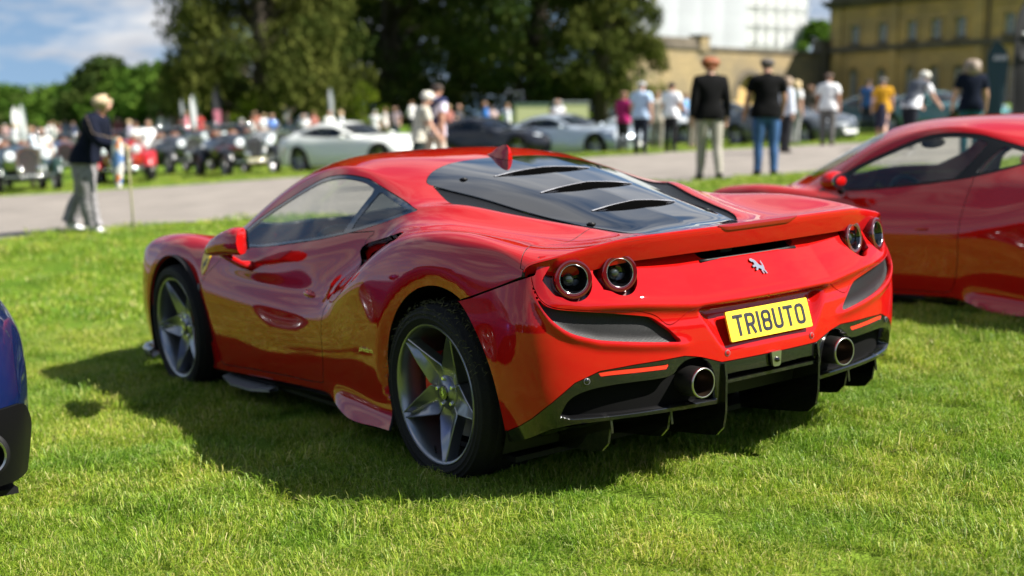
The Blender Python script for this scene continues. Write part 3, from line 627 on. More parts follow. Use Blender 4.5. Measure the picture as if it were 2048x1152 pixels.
# ---------------------------------------------------------------- wheels
def tyre_rim(name, parent, mw, rt, rr, wd, rubber, rimm, star=True, calip=None, nspoke=5, dense=True, cap=None):
    """wheel about local y (outer face at +y = 0); thing part 'wheel' with sub-parts"""
    n = 56 if dense else 28
    w = empty(name); w.parent = parent; w.matrix_local = mw
    Y = Matrix.Rotation(-math.pi/2, 4, 'X')            # local z -> +y
    h = rt-rr
    prof = [(rr-.004, -.012), (rr+.002, .0), (rr+.012, .006), (rr+h*.28, .0095), (rr+h*.30, .0115), (rr+h*.36, .0118), (rr+h*.38, .0100), (rr+h*.55, .0098), (rr+h*.57, .0115), (rr+h*.61, .0110), (rr+h*.63, .0085), (rr+h*.78, .004), (rr+h*.80, .0058), (rr+h*.84, .0035), (rt-.012, -.010), (rt-.003, -.022), (rt, -.035), (rt, -wd+.035), (rt-.012, -wd+.012), (rr+h*.5, -wd-.004), (rr, -wd+.01)]
    t = MB().lathe(prof, n, Y)
    if dense:
        for k in range(4): t.lathe([(rt-.002, -.06-k*wd*.2), (rt+.0015, -.062-k*wd*.2), (rt+.0015, -.062-k*wd*.2-.035), (rt-.002, -.064-k*wd*.2-.035)], n, Y)
    t.obj('tyre', rubber, w)
    b = MB().lathe([(rr+.002, -.004), (rr-.002, .002), (rr-.010, .0), (rr-.016, -.010), (rr-.022, -.045), (rr-.03, -.09), (rr-.035, -wd+.02)], n, Y)
    b.obj('rim', rimm, w, sharp=50)
    if star:
        m = MB(); N_ = nspoke; rt_ = rr-.012; rn = rr*.42
        for k in range(N_):
            a0 = 2*math.pi*k/N_+math.pi/2
            def pt(r, da, y): return (r*math.cos(a0+da), y, r*math.sin(a0+da))
            # half widths across the spoke from hub to rim, with a raised edge and a sunken middle
            rs = [.045, .065, .084, .094, .13, .18, .23, rt_]
            hw = [.033, .047, .061, .061, .050, .037, .023, .015]
            yo = [-.060, -.057, -.052, -.048, -.037, -.022, -.009, -.001]
            b0 = len(m.V)
            for r, hh, y in zip(rs, hw, yo):
                hh = min(hh, r*math.tan(math.pi/N_)*.98); ridge = min(.007, hh*.4); g = .024*min(1, max(0, (r-.055)/.05))
                for (o, dy) in ((-hh, -.050), (-hh, -.003), (-hh+.003, 0), (-hh+ridge, -.001), (-hh*.15, -g), (hh*.15, -g), (hh-ridge, -.001), (hh-.003, 0), (hh, -.003), (hh, -.050)):
                    m.V.append((r*math.cos(a0)-o*math.sin(a0), y+dy, r*math.sin(a0)+o*math.cos(a0)))
            q = 10
            for i in range(len(rs)-1):
                for j in range(q-1): m.F.append((b0+i*q+j, b0+i*q+j+1, b0+(i+1)*q+j+1, b0+(i+1)*q+j))
        m.obj('spokes', rimm, w, sharp=35)
        hb = MB().lathe([(.0, -.046), (.030, -.046), (.034, -.050), (.066, -.058), (.070, -.066), (.070, -.11)], 30, Y).obj('hub', rimm, w, sharp=40)
        if cap: 
            MB().lathe([(0, -.040), (.026, -.040), (.030, -.044), (.030, -.052)], 24, Y).obj('hub_cap', cap, w, sharp=40)
            if cap is GLOSSBLK:
                for_h = MB().prism([((x-.5)*-.026, (y-.5)*.032) for x, y in HORSE], -.0398, -.0385, lambda a_, b_, h_: (a_, h_, b_)); for_h.obj('horse_emblem', CHROME, w, smooth=False)
        for k in range(5):
            a = 2*math.pi*(k+.5)/5+math.pi/2
            MB().lathe([(0, -.046), (.007, -.046), (.009, -.049), (.009, -.062), (.013, -.063), (.013, -.068)], 10, Matrix.Translation((.055*math.cos(a), 0, .055*math.sin(a))) @ Y).obj('wheel_bolt', CHROME, w, sharp=40)
        if dense:
            MB().tube([((rr-.022)*math.cos(R(256)), -.03, (rr-.022)*math.sin(R(256))), ((rr-.05)*math.cos(R(257)), -.022, (rr-.05)*math.sin(R(257)))], .004, 8).obj('valve', BLK, w)
    if calip:
        MB().lathe([(.06, -.13), (.185, -.13), (.185, -.155), (.06, -.155)], n, Y, closed=True).obj('brake_disc', DISC, w, sharp=30)
        c = MB(); a0, a1 = calip
        for i in range(9):
            a = a0+(a1-a0)*i/8
            for r, y in ((.110, -.082), (.190, -.082), (.205, -.10), (.205, -.19), (.110, -.19)): c.V.append((r*math.cos(a), y, r*math.sin(a)))
        for i in range(8):
            for j in range(5): c.F.append((i*5+j, i*5+(j+1) % 5, (i+1)*5+(j+1) % 5, (i+1)*5+j))
        c.F += [(4, 3, 2, 1, 0), (40, 41, 42, 43, 44)]
        c.obj('brake_caliper', CALR, w, smooth=False)
    return w
def interior(car, x_seat, zf=.16, dash_x=2.05, wheel_y=.36, sc=1.):
    MB().box(((x_seat+dash_x)/2+.1, 0, zf), (1.6, 1.5, .03)).obj('cabin_floor', BLK, car, smooth=False)
    for sy in (1, -1):
        y = sy*.36; s = MB()
        s.add(*_seat_profile([(x_seat+.48, zf+.10), (x_seat+.50, zf+.26), (x_seat+.40, zf+.30), (x_seat+.05, zf+.24), (x_seat-.08, zf+.45), (x_seat-.16, zf+.70), (x_seat-.20, zf+.80), (x_seat-.27, zf+.78), (x_seat-.22, zf+.5), (x_seat-.13, zf+.12)], y-.24, y+.24))
        o = s.obj('seat', SEATM, car); b = o.modifiers.new('b', 'BEVEL'); b.width = .035; b.segments = 2
        h = MB().box((x_seat-.20, y, zf+.87), (.09, .24, .17)).obj('headrest', SEATM, o); b = h.modifiers.new('b', 'BEVEL'); b.width = .03; b.segments = 2
    d = MB(); d.add(*_seat_profile([(dash_x-.25, zf+.30), (dash_x-.22, zf+.55), (dash_x-.05, zf+.63), (dash_x+.35, zf+.62), (dash_x+.40, zf+.2)], -.72, .72))
    o = d.obj('dashboard', SEATM, car); b = o.modifiers.new('b', 'BEVEL'); b.width = .04; b.segments = 2
    t = [(dash_x-.34+.06*math.sin(a), wheel_y+.18*math.cos(a), zf+.57+.17*math.sin(a)) for a in np.linspace(0, 2*math.pi, 25)]
    sw = MB().tube(t, .015, 8, False); sw.tube([(dash_x-.34, wheel_y-.17, zf+.57), (dash_x-.34, wheel_y+.17, zf+.57)], .014, 8); sw.tube([(dash_x-.34, wheel_y, zf+.57), (dash_x-.12, wheel_y, zf+.5)], .04, 10)
    sw.obj('steering_wheel', SEATM, car)
    MB().box((x_seat-.36, 0, zf+.35), (.06, 1.5, .7)).obj('bulkhead', BLK, car, smooth=False)
def _seat_profile(prof, y0, y1):
    m = MB().prism(prof, y0, y1, lambda a, b, h: (a, h, b)); return m.V, m.F
def put(g, pairs, car, **k):
    return [g.obj(nm, on, m, car, sides=sd, **{**k, **kw}) for nm, on, m, sd, kw in pairs]
def mirror_cap(car, sy, paint, x0=1.64, y0=1.0, folded=True):
    """folded door mirror: blunt at the rear, drawn out to a low point at the front; the glass faces the door"""
    secs = [(.0, .862, .058, .042), (.012, .862, .064, .050), (.05, .861, .065, .056), (.13, .848, .058, .056), (.22, .828, .047, .060), (.30, .808, .030, .045), (.36, .795, .014, .022), (.375, .792, .004, .006)]
    m = MB(); n = 22
    for (dx, zc, hz_, hy_) in secs:
        for k in range(n):
            a = 2*math.pi*k/n; c, s = math.cos(a), math.sin(a); ex = .7
            yy = math.copysign(abs(c)**ex, c)*hy_; zz = math.copysign(abs(s)**ex, s)*hz_
            m.V.append((x0+dx+zz*(.22 if dx < .02 else .05)+(-yy-.05)*max(0, .9-dx*14), sy*(y0+yy-max(0, zz)*.25), zc+zz))
    for i in range(len(secs)-1):
        for k in range(n): m.F.append((i*n+k, i*n+(k+1) % n, (i+1)*n+(k+1) % n, (i+1)*n+k) if sy > 0 else (i*n+k, (i+1)*n+k, (i+1)*n+(k+1) % n, i*n+(k+1) % n))
    m.F.append(tuple((len(secs)-1)*n+k for k in range(n))); m.F.append(tuple(reversed(range(n))))
    o = m.obj('door_mirror', paint, car, sharp=55)
    g = MB(); P4 = [(x0+.02, .815), (x0+.03, .91), (x0+.17, .895), (x0+.24, .85), (x0+.22, .80)]
    g.prism(P4, -.004, .004, lambda a, b, h: (a, sy*(y0-.066+h), b)); g.obj('mirror_glass', GLOSSBLK, o, smooth=False)
    st = MB(); st.tube([(x0+.22, sy*(y0-.01), .80), (x0+.19, sy*(y0-.04), .765), (x0+.15, sy*(y0-.075), .735), (x0+.11, sy*(y0-.12), .72)], [.024, .018, .018, .026], 12); st.obj('mirror_stalk', paint, o)
    return o

def hero_car():
    car = empty('sports_car', G.copy()); tag(car, 'red mid-engined sports car with yellow TR18UTO plate parked on the grass', 'car')
    g = build_shell(HROWS); r = build_rear(); L = (1,); Rr = (-1,); B = (1, -1)
    g.obj('body', 'body_shell', RED, car, B, rimm=BLK, gap=.0022)  # panel edges blackened: shade of the shut lines put into colour
    for sd in (L, Rr):
        d = g.obj('door', 'door', RED, car, sd, gap=.0026, rimm=BLK)
        s = 1 if sd == L else -1
        # flush handle and its shadow gap
        hx, hz_ = 1.16, .630; hy = float(g.V[np.argmin((g.V[:, 0]-1.16)**2+(g.V[:, 2]-.630)**2+(g.ij[:, 1] > 55)*9), 1])
        hb = MB()
        secs = [(-.050, .004, .002), (-.040, .012, .012), (-.01, .018, .017), (.03, .017, .017), (.045, .010, .012), (.052, .003, .003)]
        for dx, hh, dep in secs:
            for k in range(10):
                a = 2*math.pi*k/10; hb.V.append((hx+dx, s*(hy+dep*math.cos(a)), hz_+hh*math.sin(a)+dx*.1))
        for i in range(5):
            for k in range(10): hb.F.append((i*10+k, (i+1)*10+k, (i+1)*10+(k+1) % 10, i*10+(k+1) % 10))
        hb.obj('door_handle', mat('handle_red', (.45, .01, .012), .15, metal=.5, coat=1.), d)
        g.obj('side_window', 'side_window', GLS, car, sd, rim=.006, shift=-.004, gap=-.002)
        g.obj('surround', 'window_surround', GLOSSBLK, car, sd, rim=.008, shift=-.002)
        it = g.obj('intake', 'side_intake', RED, car, sd, rim=-.032, shift=-.032, gap=0)
        g.obj('duct', 'intake_duct', BLK, it, sd, rim=-.03, shift=-.062, gap=0)
        g.obj('quarter_window', 'quarter_window', GLSD, car, sd, rim=.006, shift=-.004, gap=-.002)
        g.obj('vent_mesh', 'vent_mesh', MESHM, car, sd, rim=0, shift=-.008, gap=-.004)
        mirror_cap(car, s, RED)
    g.obj('windscreen', 'windscreen', GLS, car, B, rim=.004, shift=-.003, gap=-.001)
    g.obj('bonnet', 'bonnet', RED, car, B)
    td = g.obj('tail_deck', 'tail_deck', RED, car, B, rimm=BLK)
    lid = g.obj('engine_cover', 'engine_cover', GLOSSBLK, car, B, rim=.006, shift=.0, gap=.001)
    # rear end
    r.obj('body', 'rear_bumper', RED, car, B, rim=.03)
    r.obj('tail_panel', 'tail_panel', RED, car, B, rim=.03)
    dif = r.obj('carbon', 'diffuser', CARBON, car, B, rim=.05)
    for sd in (L, Rr):
        r.obj('grille', 'bumper_grille', MESHM, car, sd, rim=0, shift=-.024, gap=-.012)
        r.obj('bumper_mesh', 'lower_mesh', mat('matt_black', (.0035, .0035, .0035), .8, spec=.1), car, sd, rim=0, shift=-.045, gap=-.012)
        r.obj('reflector', 'reflector', REFL, car, sd, rim=.01, shift=-.002, gap=.001)
    # spoiler: rear face and underside below the lip of the tail deck
    lip = np.array([(g.V[j][0], g.V[j][1], g.V[j][2]) for j in range(g.nv) if j >= 4*PER])   # row s=-.6 is the first column
    lip = lip[::-1]                                     # centre -> corner
    sp = []
    for (x, y, z) in lip:
        f = min(1, max(0, (y-.80)/.13)); h = .088*(1-f*.65); n_ = plan_xy(np.array([min(y*1.04, .98)]))[1][0]
        sp.append([(x, y, z), (x-n_[0]*-.003, y+n_[1]*.003, z-.006), (x-n_[0]*.006, y-n_[1]*.006, z-h*.35), (x-n_[0]*.016, y-n_[1]*.016, z-h*.75), (x-n_[0]*.026, y-n_[1]*.026, z-h), (x-n_[0]*.045, y-n_[1]*.045, z-h-.004), (x-n_[0]*.15, y-n_[1]*.12, z-h+.012)])
    V = np.array(sp); sg = Grid(np.concatenate([V[::-1]*[1, -1, 1], V[1:]], 0)); sg.N = -sg.N
    spo = mesh('spoiler', sg.V, [tuple(reversed(f)) for f in sg.F], RED, car); spo.data.set_sharp_from_angle(angle=R(50))
    # third brake light let into the lip
    tb = MB(); ys = np.linspace(-.205, .205, 25)
    for y in ys:
        k = np.interp(abs(y), lip[:, 1], lip[:, 0]); zz = np.interp(abs(y), lip[:, 1], lip[:, 2]); e = min(1, (.2055-abs(y))/.05); e = math.sqrt(max(e, .02))
        tb.V += [(k+.010*e, y, zz+.0022), (k-.0035, y, zz+.0012), (k-.0055, y, zz-.008*e), (k-.0015, y, zz-.020*e)]
    for i in range(24):
        for j in range(3): tb.F.append((i*4+j, i*4+j+1, (i+1)*4+j+1, (i+1)*4+j))
    tb.obj('brake_light', REDL, car)
    # dark glass under the spoiler, seen through the opening
    og = MB(); og.add([(-.48, -.24, .895), (-.48, .24, .895), (-.71, .24, .800), (-.71, -.24, .800)], [(0, 1, 2, 3)])
    og.obj('tail_glass', GLOSSBLK, car, smooth=False)
    MB().box((-.62, .06, .865), (.10, .06, .07)).obj('spoiler_post', BLK, car, smooth=False)
    MB().tube([(-.725, y, .818+.0*y) for y in np.linspace(-.25, .25, 12)], .007, 8).obj('opening_trim', BLK, car)
    # lamps
    for s in (1, -1):
        for la, lz in LAMPS:
            p, n = rear_pt(la, lz, .010); p = Vector((p.x, s*p.y, p.z)); n = Vector((n.x, s*n.y, 0)).normalized()
            n = (n+Vector((0, 0, .10))).normalized()
            M_ = Matrix.Translation(p) @ n.to_track_quat('Z', 'Y').to_matrix().to_4x4()
            lamp = MB().lathe([(.060, -.10), (.0675, -.02), (.0685, .0), (.0665, .006), (.060, .0075), (.052, .006)], 48, M_).obj('tail_lamp', LAMPR, car, sharp=40)
            MB().lathe([(.0528, .0055), (.050, .003), (.046, -.012), (.040, -.030), (.024, -.045), (.0, -.047)], 40, M_).obj('lamp_bowl', GLOSSBLK, lamp, sharp=60)
            MB().lathe([(.051, .0062), (.0495, .0065), (.0490, .004), (.0505, .003)], 48, M_, closed=True).obj('lamp_ring', CHROME, lamp)
            MB().ball(M_ @ Vector((-.008*s, 0, -.034)), .022, 20, 12).obj('lamp_lens', mat('dark_lens', (.02, .025, .02), .03, coat=1.), lamp)
        pk = r.obj('lamp_pocket', 'lamp_pocket', mat('lamp_pocket_shade_red', (.09, .002, .003), .2, coat=.6), car, L if s > 0 else Rr, rim=0, shift=-.045, gap=-.02)  # shade of the recess is put into this darker red
    # plate
    pl = MB(); px_, pz_, tl = -.8205, .580, .271
    ct, sn = math.cos(tl), math.sin(tl)
    def pf(a, b, h): return (px_+b*sn-h*ct, -a, pz_+b*ct+h*sn)    # a to the viewer's right, b up, h out
    def rr_poly(w_, h_, r_): return [(sx*(w_-r_)+r_*math.cos(t), sz*(h_-r_)+r_*math.sin(t)) for sx, sz, t0 in ((1, 1, 0), (-1, 1, 90), (-1, -1, 180), (1, -1, 270)) for t in np.radians([t0, t0+30, t0+60, t0+90])]
    pl.prism(rr_poly(.2135, .0555, .006), -.004, 0.004, pf); plate = pl.obj('number_plate', YEL, car, smooth=False)
    adv = {'T': 50, 'R': 50, '1': 14, '8': 50, 'U': 50, 'O': 50}; tw = sum(adv[c] for c in 'TR18UTO')+6*9.5; cx = -tw/2
    for c in 'TR18UTO':
        m = MB(); strokes_mesh(GLYPH[c], 13.2, lambda a, b, h, cx=cx: pf((a+cx)/1000, (b-39.5)/1000, h), m, .004, .0055)
        m.obj('plate_character', INK, plate, smooth=False); cx += adv[c]+9.5
    # horse badge, parking sensors, camera
    p, n = rear_pt(0, .775, .0)
    sl = math.atan2(.06, .09)
    hm = MB().prism([(x, y) for x, y in HORSE], 0, .005, lambda a, b, h: (p.x+(b-.5)*.072*math.sin(.62)-h*.9-.003, .028-a*.060, p.z+(b-.5)*.072*math.cos(.62)+.002)); hm.obj('horse_badge', CHROME, car, smooth=False)
    for s in (1, -1):
        for (sa, szz, mm) in ((.222, .488, RED), (.80, .462, CARBON)):
            p, n = rear_pt(sa, szz, .0015); p = Vector((p.x, s*p.y, p.z)); n = Vector((n.x, s*n.y, 0)); M_ = Matrix.Translation(p) @ n.to_track_quat('Z', 'Y').to_matrix().to_4x4()
            so = MB().lathe([(0, .0005), (.0095, .0005), (.0105, -.002)], 20, M_).obj('parking_sensor', mm, car)
            MB().lathe([(.0098, .0008), (.0115, .001), (.012, -.001)], 20, M_).obj('sensor_ring', PLASTG, so)
    cb_ = MB().prism([(-.026, .028), (.026, .028), (.020, -.022), (.012, -.028), (-.012, -.028), (-.020, -.022)], 0, .02, lambda a, b, h: (-.838-h*.5, -a-.005, .435+b)); cbo = cb_.obj('camera_bracket', STEEL, car, smooth=False)
    MB().ball((-.85, -.005, .432), .010, 12, 8).obj('camera_lens', GLOSSBLK, cbo)
    # exhausts
    for s in (1, -1):
        M_ = Matrix.Translation((-.853, s*.372, .406)) @ Matrix.Rotation(-math.pi/2, 4, 'Y')
        e = MB().lathe([(.0500, .000), (.0535, .0015), (.0540, -.004), (.0545, -.012), (.0545, -.16)], 40, M_).obj('exhaust_pipe', mat('dark_steel', (.09, .085, .08), .35, metal=.9), car, sharp=40)
        MB().lathe([(.0495, .0005), (.0535, .0022), (.0548, -.002), (.0548, -.006)], 40, M_).obj('exhaust_ring', STEEL, e)
        MB().lathe([(.0497, .0003), (.0485, -.01), (.048, -.12), (0, -.13)], 40, M_).obj('exhaust_bore', mat('burnt_steel', (.05, .032, .02), .35, metal=.7), e)
    # diffuser: raked floor, centre tray and strakes
    df = MB()
    for sx in (0,):
        df.add([(-.80, -.235, .385), (-.80, .235, .385), (-.62, .235, .33), (-.62, -.235, .33), (-.30, .235, .15), (-.30, -.235, .15)], [(0, 1, 2, 3), (3, 2, 4, 5)])
        df.box((-.808, 0, .383), (.03, .47, .012))
    df.obj('diffuser_centre', CARBON, dif, smooth=False)
    dback = MB(); dback.add([(-.73, -.24, .41), (-.73, .24, .41), (-.70, .24, .30), (-.70, -.24, .30)], [(0, 1, 2, 3)]); dback.obj('diffuser_back', BLK, dif, smooth=False)
    for s in (1, -1):
        MB().add([(-.80, s*.26, .31), (-.70, s*.80, .31), (-.60, s*.88, .29), (-.25, s*.88, .16), (-.25, s*.26, .16)], [(0, 1, 2, 3, 4) if s < 0 else (4, 3, 2, 1, 0)]).obj('diffuser_floor', CARBON, dif, smooth=False)
        for (yy, x0, zt, zb) in ((.245, -.835, .455, .175), (.47, -.785, .315, .205), (.70, -.73, .315, .185)):
            prof = [(x0, zt), (x0-.004, zt-.05), (x0+.005, zb+.10), (x0+.02, zb+.04), (x0+.055, zb+.008), (x0+.10, zb), (x0+.42, zb-.03), (x0+.45, zt-.12), (x0+.1, zt-.005)]
            st = MB().prism(prof, -.005, .005, lambda a, b, h: (a, s*(yy+h), b)); st.obj('strake', CARBON, dif, smooth=False)
    # black lining, floor, arches
    MB().box((1.25, 0, .13), (3.2, 1.70, .02)).obj('underbody', BLK, car, smooth=False)
    for s in (1, -1):
        for (wx, wz, rr_) in ((-.045, .36, .415), (2.64, .34, .395)):
            al_ = MB(); nn = 40
            for k in range(nn+1):
                t = R(-25)+R(230)*k/nn
                for yy in (.955, .60): al_.V.append((wx+rr_*math.cos(t), s*yy, wz+rr_*math.sin(t)))
            for k in range(nn): al_.F.append((k*2, k*2+1, k*2+3, k*2+2))
            al_.F.append(tuple(2*k+1 for k in range(nn+1)))
            al_.obj('arch_liner', BLK, car)
    # side skirts and front aero lip
    for s in (1, -1):
        MB().add([(2.15, s*.90, .15), (1.02, s*.90, .185), (1.02, s*.80, .12), (2.15, s*.80, .12)], [(0, 1, 2, 3)]).obj('sill', BLK, car, smooth=False)
        k = MB(); tp = [(2.20, .90, .112), (2.0, .945, .108), (1.75, .95, .112), (1.62, .91, .118)]
        for x, y, z in tp: k.V += [(x, s*y, z), (x, s*y, z+.012), (x, s*.86, z+.02), (x, s*.86, z)]
        for i in range(3):
            for j in range(4): k.F.append((i*4+j, i*4+(j+1) % 4, (i+1)*4+(j+1) % 4, (i+1)*4+j))
        k.obj('turning_vane', mat('pale_grey_carbon', (.25, .26, .27), .25, coat=.6), car, smooth=False)
        f = MB(); tp = [(3.13, .925, .135, .035), (3.22, .93, .13, .05), (3.34, .89, .128, .045), (3.48, .80, .128, .03), (3.6, .6, .128, .02), (3.72, .2, .128, .015), (3.73, 0, .128, .015)]
        for x, y, z, h in tp: f.V += [(x, s*y, z-.02), (x+.01, s*(y+.015), z+h*.6), (x, s*(y-.005), z+h), (x-.02, s*(y-.06), z+.01)]
        for i in range(len(tp)-1):
            for j in range(4): f.F.append((i*4+j, i*4+(j+1) % 4, (i+1)*4+(j+1) % 4, (i+1)*4+j))
        f.F.append((0, 1, 2, 3)); f.obj('front_lip', mat('pale_grey_carbon', (.25, .26, .27)), car)
        interior_done = True
    interior(car, .97, zf=.12, dash_x=2.12)
    # shark-fin aerial
    fn = MB(); st = [(.80, 1.174, .0), (.775, 1.255, .0)]
    for k, (xa, xb, z, hw) in enumerate([(.965, .775, 1.188, .026), (.925, .775, 1.210, .016), (.885, .780, 1.230, .008), (.850, .79, 1.240, .0035), (.83, .80, 1.245, .002)]):
        zr = .012 if k == 0 else 0
        fn.V += [(xa, 0, z+zr*1.3), (xa*.45+xb*.55, hw, z), (xb, hw*.5, z-zr), (xb, -hw*.5, z-zr), (xa*.45+xb*.55, -hw, z)]
    for i in range(4):
        for j in range(5): fn.F.append((i*5+j, i*5+(j+1) % 5, (i+1)*5+(j+1) % 5, (i+1)*5+j))
    fn.F.append((20, 21, 22, 23, 24)); fn.obj('aerial', RED, car, sharp=60)
    # engine cover details: louvres, screws
    def lid_z(x, y):
        d2 = (g.V[:, 0]-x)**2+(g.V[:, 1]-abs(y))**2+(g.ij[:, 1] < 65)*9; i = np.argsort(d2)[:8]; w__ = np.exp(-d2[i]/(2*.012**2))+1e-9; A_ = np.c_[np.ones(8), g.V[i, 0]-x, g.V[i, 1]-abs(y)]*np.sqrt(w__)[:, None]; return float(np.linalg.lstsq(A_, g.V[i, 2]*np.sqrt(w__), rcond=1e-6)[0][0])
    for (x, y) in ((.60, .379), (-.184, .31)):
        for s in (1, -1):
            z = lid_z(x, y); MB().lathe([(0, .004), (.011, .004), (.013, .001), (.018, .001), (.019, -.002)], 16, Matrix.Translation((x, s*y, z+.002))).obj('cover_screw', BLK, lid, sharp=30)
    for (x, w_) in ((.527, .265), (.217, .251), (-.086, .224)):
        sl_ = MB(); ed = MB(); n = 28
        for k in range(n+1):
            y = w_*(2*k/n-1); e = max(0, 1-(y/w_)**2); z = lid_z(x, y); xs = x+.03*(1-(y/w_)**2)*0
            dep = .055*e**.8
            sl_.V += [(x, y, z+.010*e+.003), (x-dep*.5, y, z-.004), (x-dep*1.3, y, lid_z(x-dep*1.3, y)+.0015)]
            ed.V += [(x+.012, y, z+.006*e+.002), (x-.002, y, z+.010*e+.003), (x-.004, y, z+.007*e+.001)]
        for k in range(n):
            for j in range(2): sl_.F.append((k*3+j, k*3+j+1, (k+1)*3+j+1, (k+1)*3+j)); ed.F.append((k*3+j, k*3+j+1, (k+1)*3+j+1, (k+1)*3+j))
        lo = sl_.obj('louvre', mat('slot_black', (.002, .002, .002), .9, spec=0.), lid); ed.obj('louvre_edge', mat('pale_gloss', (.34, .34, .36), .10, coat=1.), lo)
    # badges: wing shield, side repeater, script on the quarter
    for s in (1, -1):
        sh = [(0, .052), (.035, .056), (.038, .02), (.028, -.025), (0, -.058), (-.028, -.025), (-.038, .02), (-.035, .056)]
        def surf(x, z): 
            k = (g.V[:, 0]-x)**2+(g.V[:, 2]-z)**2+(g.ij[:, 1] > 58)*9; i = np.argsort(k)[:3]; return g.V[i, 1].mean(), g.N[i].mean(0)
        yy, nn = surf(2.275, .705); nv = Vector((nn[0], nn[1]*1., nn[2])).normalized(); M_ = Matrix.Translation((2.275, yy, .705)) @ nv.to_track_quat('Z', 'Y').to_matrix().to_4x4()
        def sf(k):
            def f_(a, b, h): 
                q = M_ @ Vector((a*k, b*k, h)); return (q.x, s*q.y, q.z)
            return f_
        up = M_.to_3x3().inverted() @ Vector((0, 0, 1)); rot = math.atan2(up.y, up.x)-math.pi/2; ca, sa = math.cos(rot), math.sin(rot)
        shr = [(a*ca-b*sa, a*sa+b*ca) for a, b in sh]
        b_ = MB().prism(shr, -.004, .0025, sf(1.0)).obj('wing_shield', YEL, car, smooth=False)
        MB().prism([((-(x-.5)*.04)*ca-((y-.5)*.06)*sa, (-(x-.5)*.04)*sa+((y-.5)*.06)*ca) for x, y in HORSE], .0025, .0035, sf(1.0)).obj('horse_emblem', INK, b_, smooth=False)
        yy, nn = surf(2.30, .585); MB().ball((2.31, s*(yy+.001), .585), (.012, .006, .02), 12, 8).obj('side_repeater', PLASTG, car)
    for s in (1, -1):
        cu_ = bpy.data.curves.new('t', 'FONT'); cu_.body = 'pininfarina'; cu_.size = .030; cu_.shear = .4; cu_.extrude = .0015; cu_.align_x = 'CENTER'
        to = bpy.data.objects.new('t', cu_); COL.objects.link(to); dg = bpy.context.evaluated_depsgraph_get(); me = bpy.data.meshes.new_from_object(to.evaluated_get(dg)); bpy.data.objects.remove(to)
        me.materials.clear(); me.materials.append(CHROME); o = inst('side_script', me, car)
        yy, nn = surf(.50, .453); o.matrix_local = Matrix.Translation((.50, s*(yy+.002), .453)) @ Matrix.Rotation(0 if s < 0 else math.pi, 4, 'Z') @ Matrix.Rotation(math.pi/2, 4, 'X')
    # wheels
    for s in (1, -1):
        F_ = Matrix.Identity(4) if s > 0 else Matrix.Rotation(math.pi, 4, 'Z')
        tyre_rim('wheel', car, Matrix.Translation((0, s*.968, .345)) @ F_ @ Matrix.Rotation(R(-28), 4, 'Y'), .345, .2725, .30, RUB, RIMG, calip=(R(-62), R(12)), cap=GLOSSBLK)
        tyre_rim('wheel', car, Matrix.Translation((2.65, s*.952, .340)) @ F_ @ Matrix.Rotation(R(22), 4, 'Y'), .340, .2725, .245, RUB, RIMG, calip=(R(170), R(240)), cap=GLOSSBLK)
    # grass picked up by the rear tyre
    V = []; F = []; r_ = np.random.default_rng(3)
    for k in range(900):
        a = R(r_.uniform(20, 175)); rr_ = .348+abs(r_.normal(0, .006)); y = .955-abs(r_.normal(0, .07)) if k % 3 else .975+r_.normal(0, .006); rr_ = rr_ if k % 3 else r_.uniform(.30, .348)
        c = np.array([-rr_*math.cos(a) if k % 2 else rr_*math.cos(R(180)-a), y, .345+rr_*math.sin(a)]); d_ = r_.normal(0, 1, 3); d_ /= np.linalg.norm(d_); e_ = np.cross(d_, [0, 1, .3]); e_ /= np.linalg.norm(e_); l_ = r_.uniform(.012, .035)
        n0 = len(V); V += [c-d_*l_/2, c+e_*.0012, c+d_*l_/2+np.array([0, 0, -.004])]; F.append((n0, n0+1, n0+2))
    for wsign in (1,):
        o = mesh('grass_clippings', V, F, mat('dry_clippings', (.085, .08, .035), .9), car, smooth=False); o['kind'] = 'stuff'
    return car, g, r
HERO, HG, HR = hero_car()
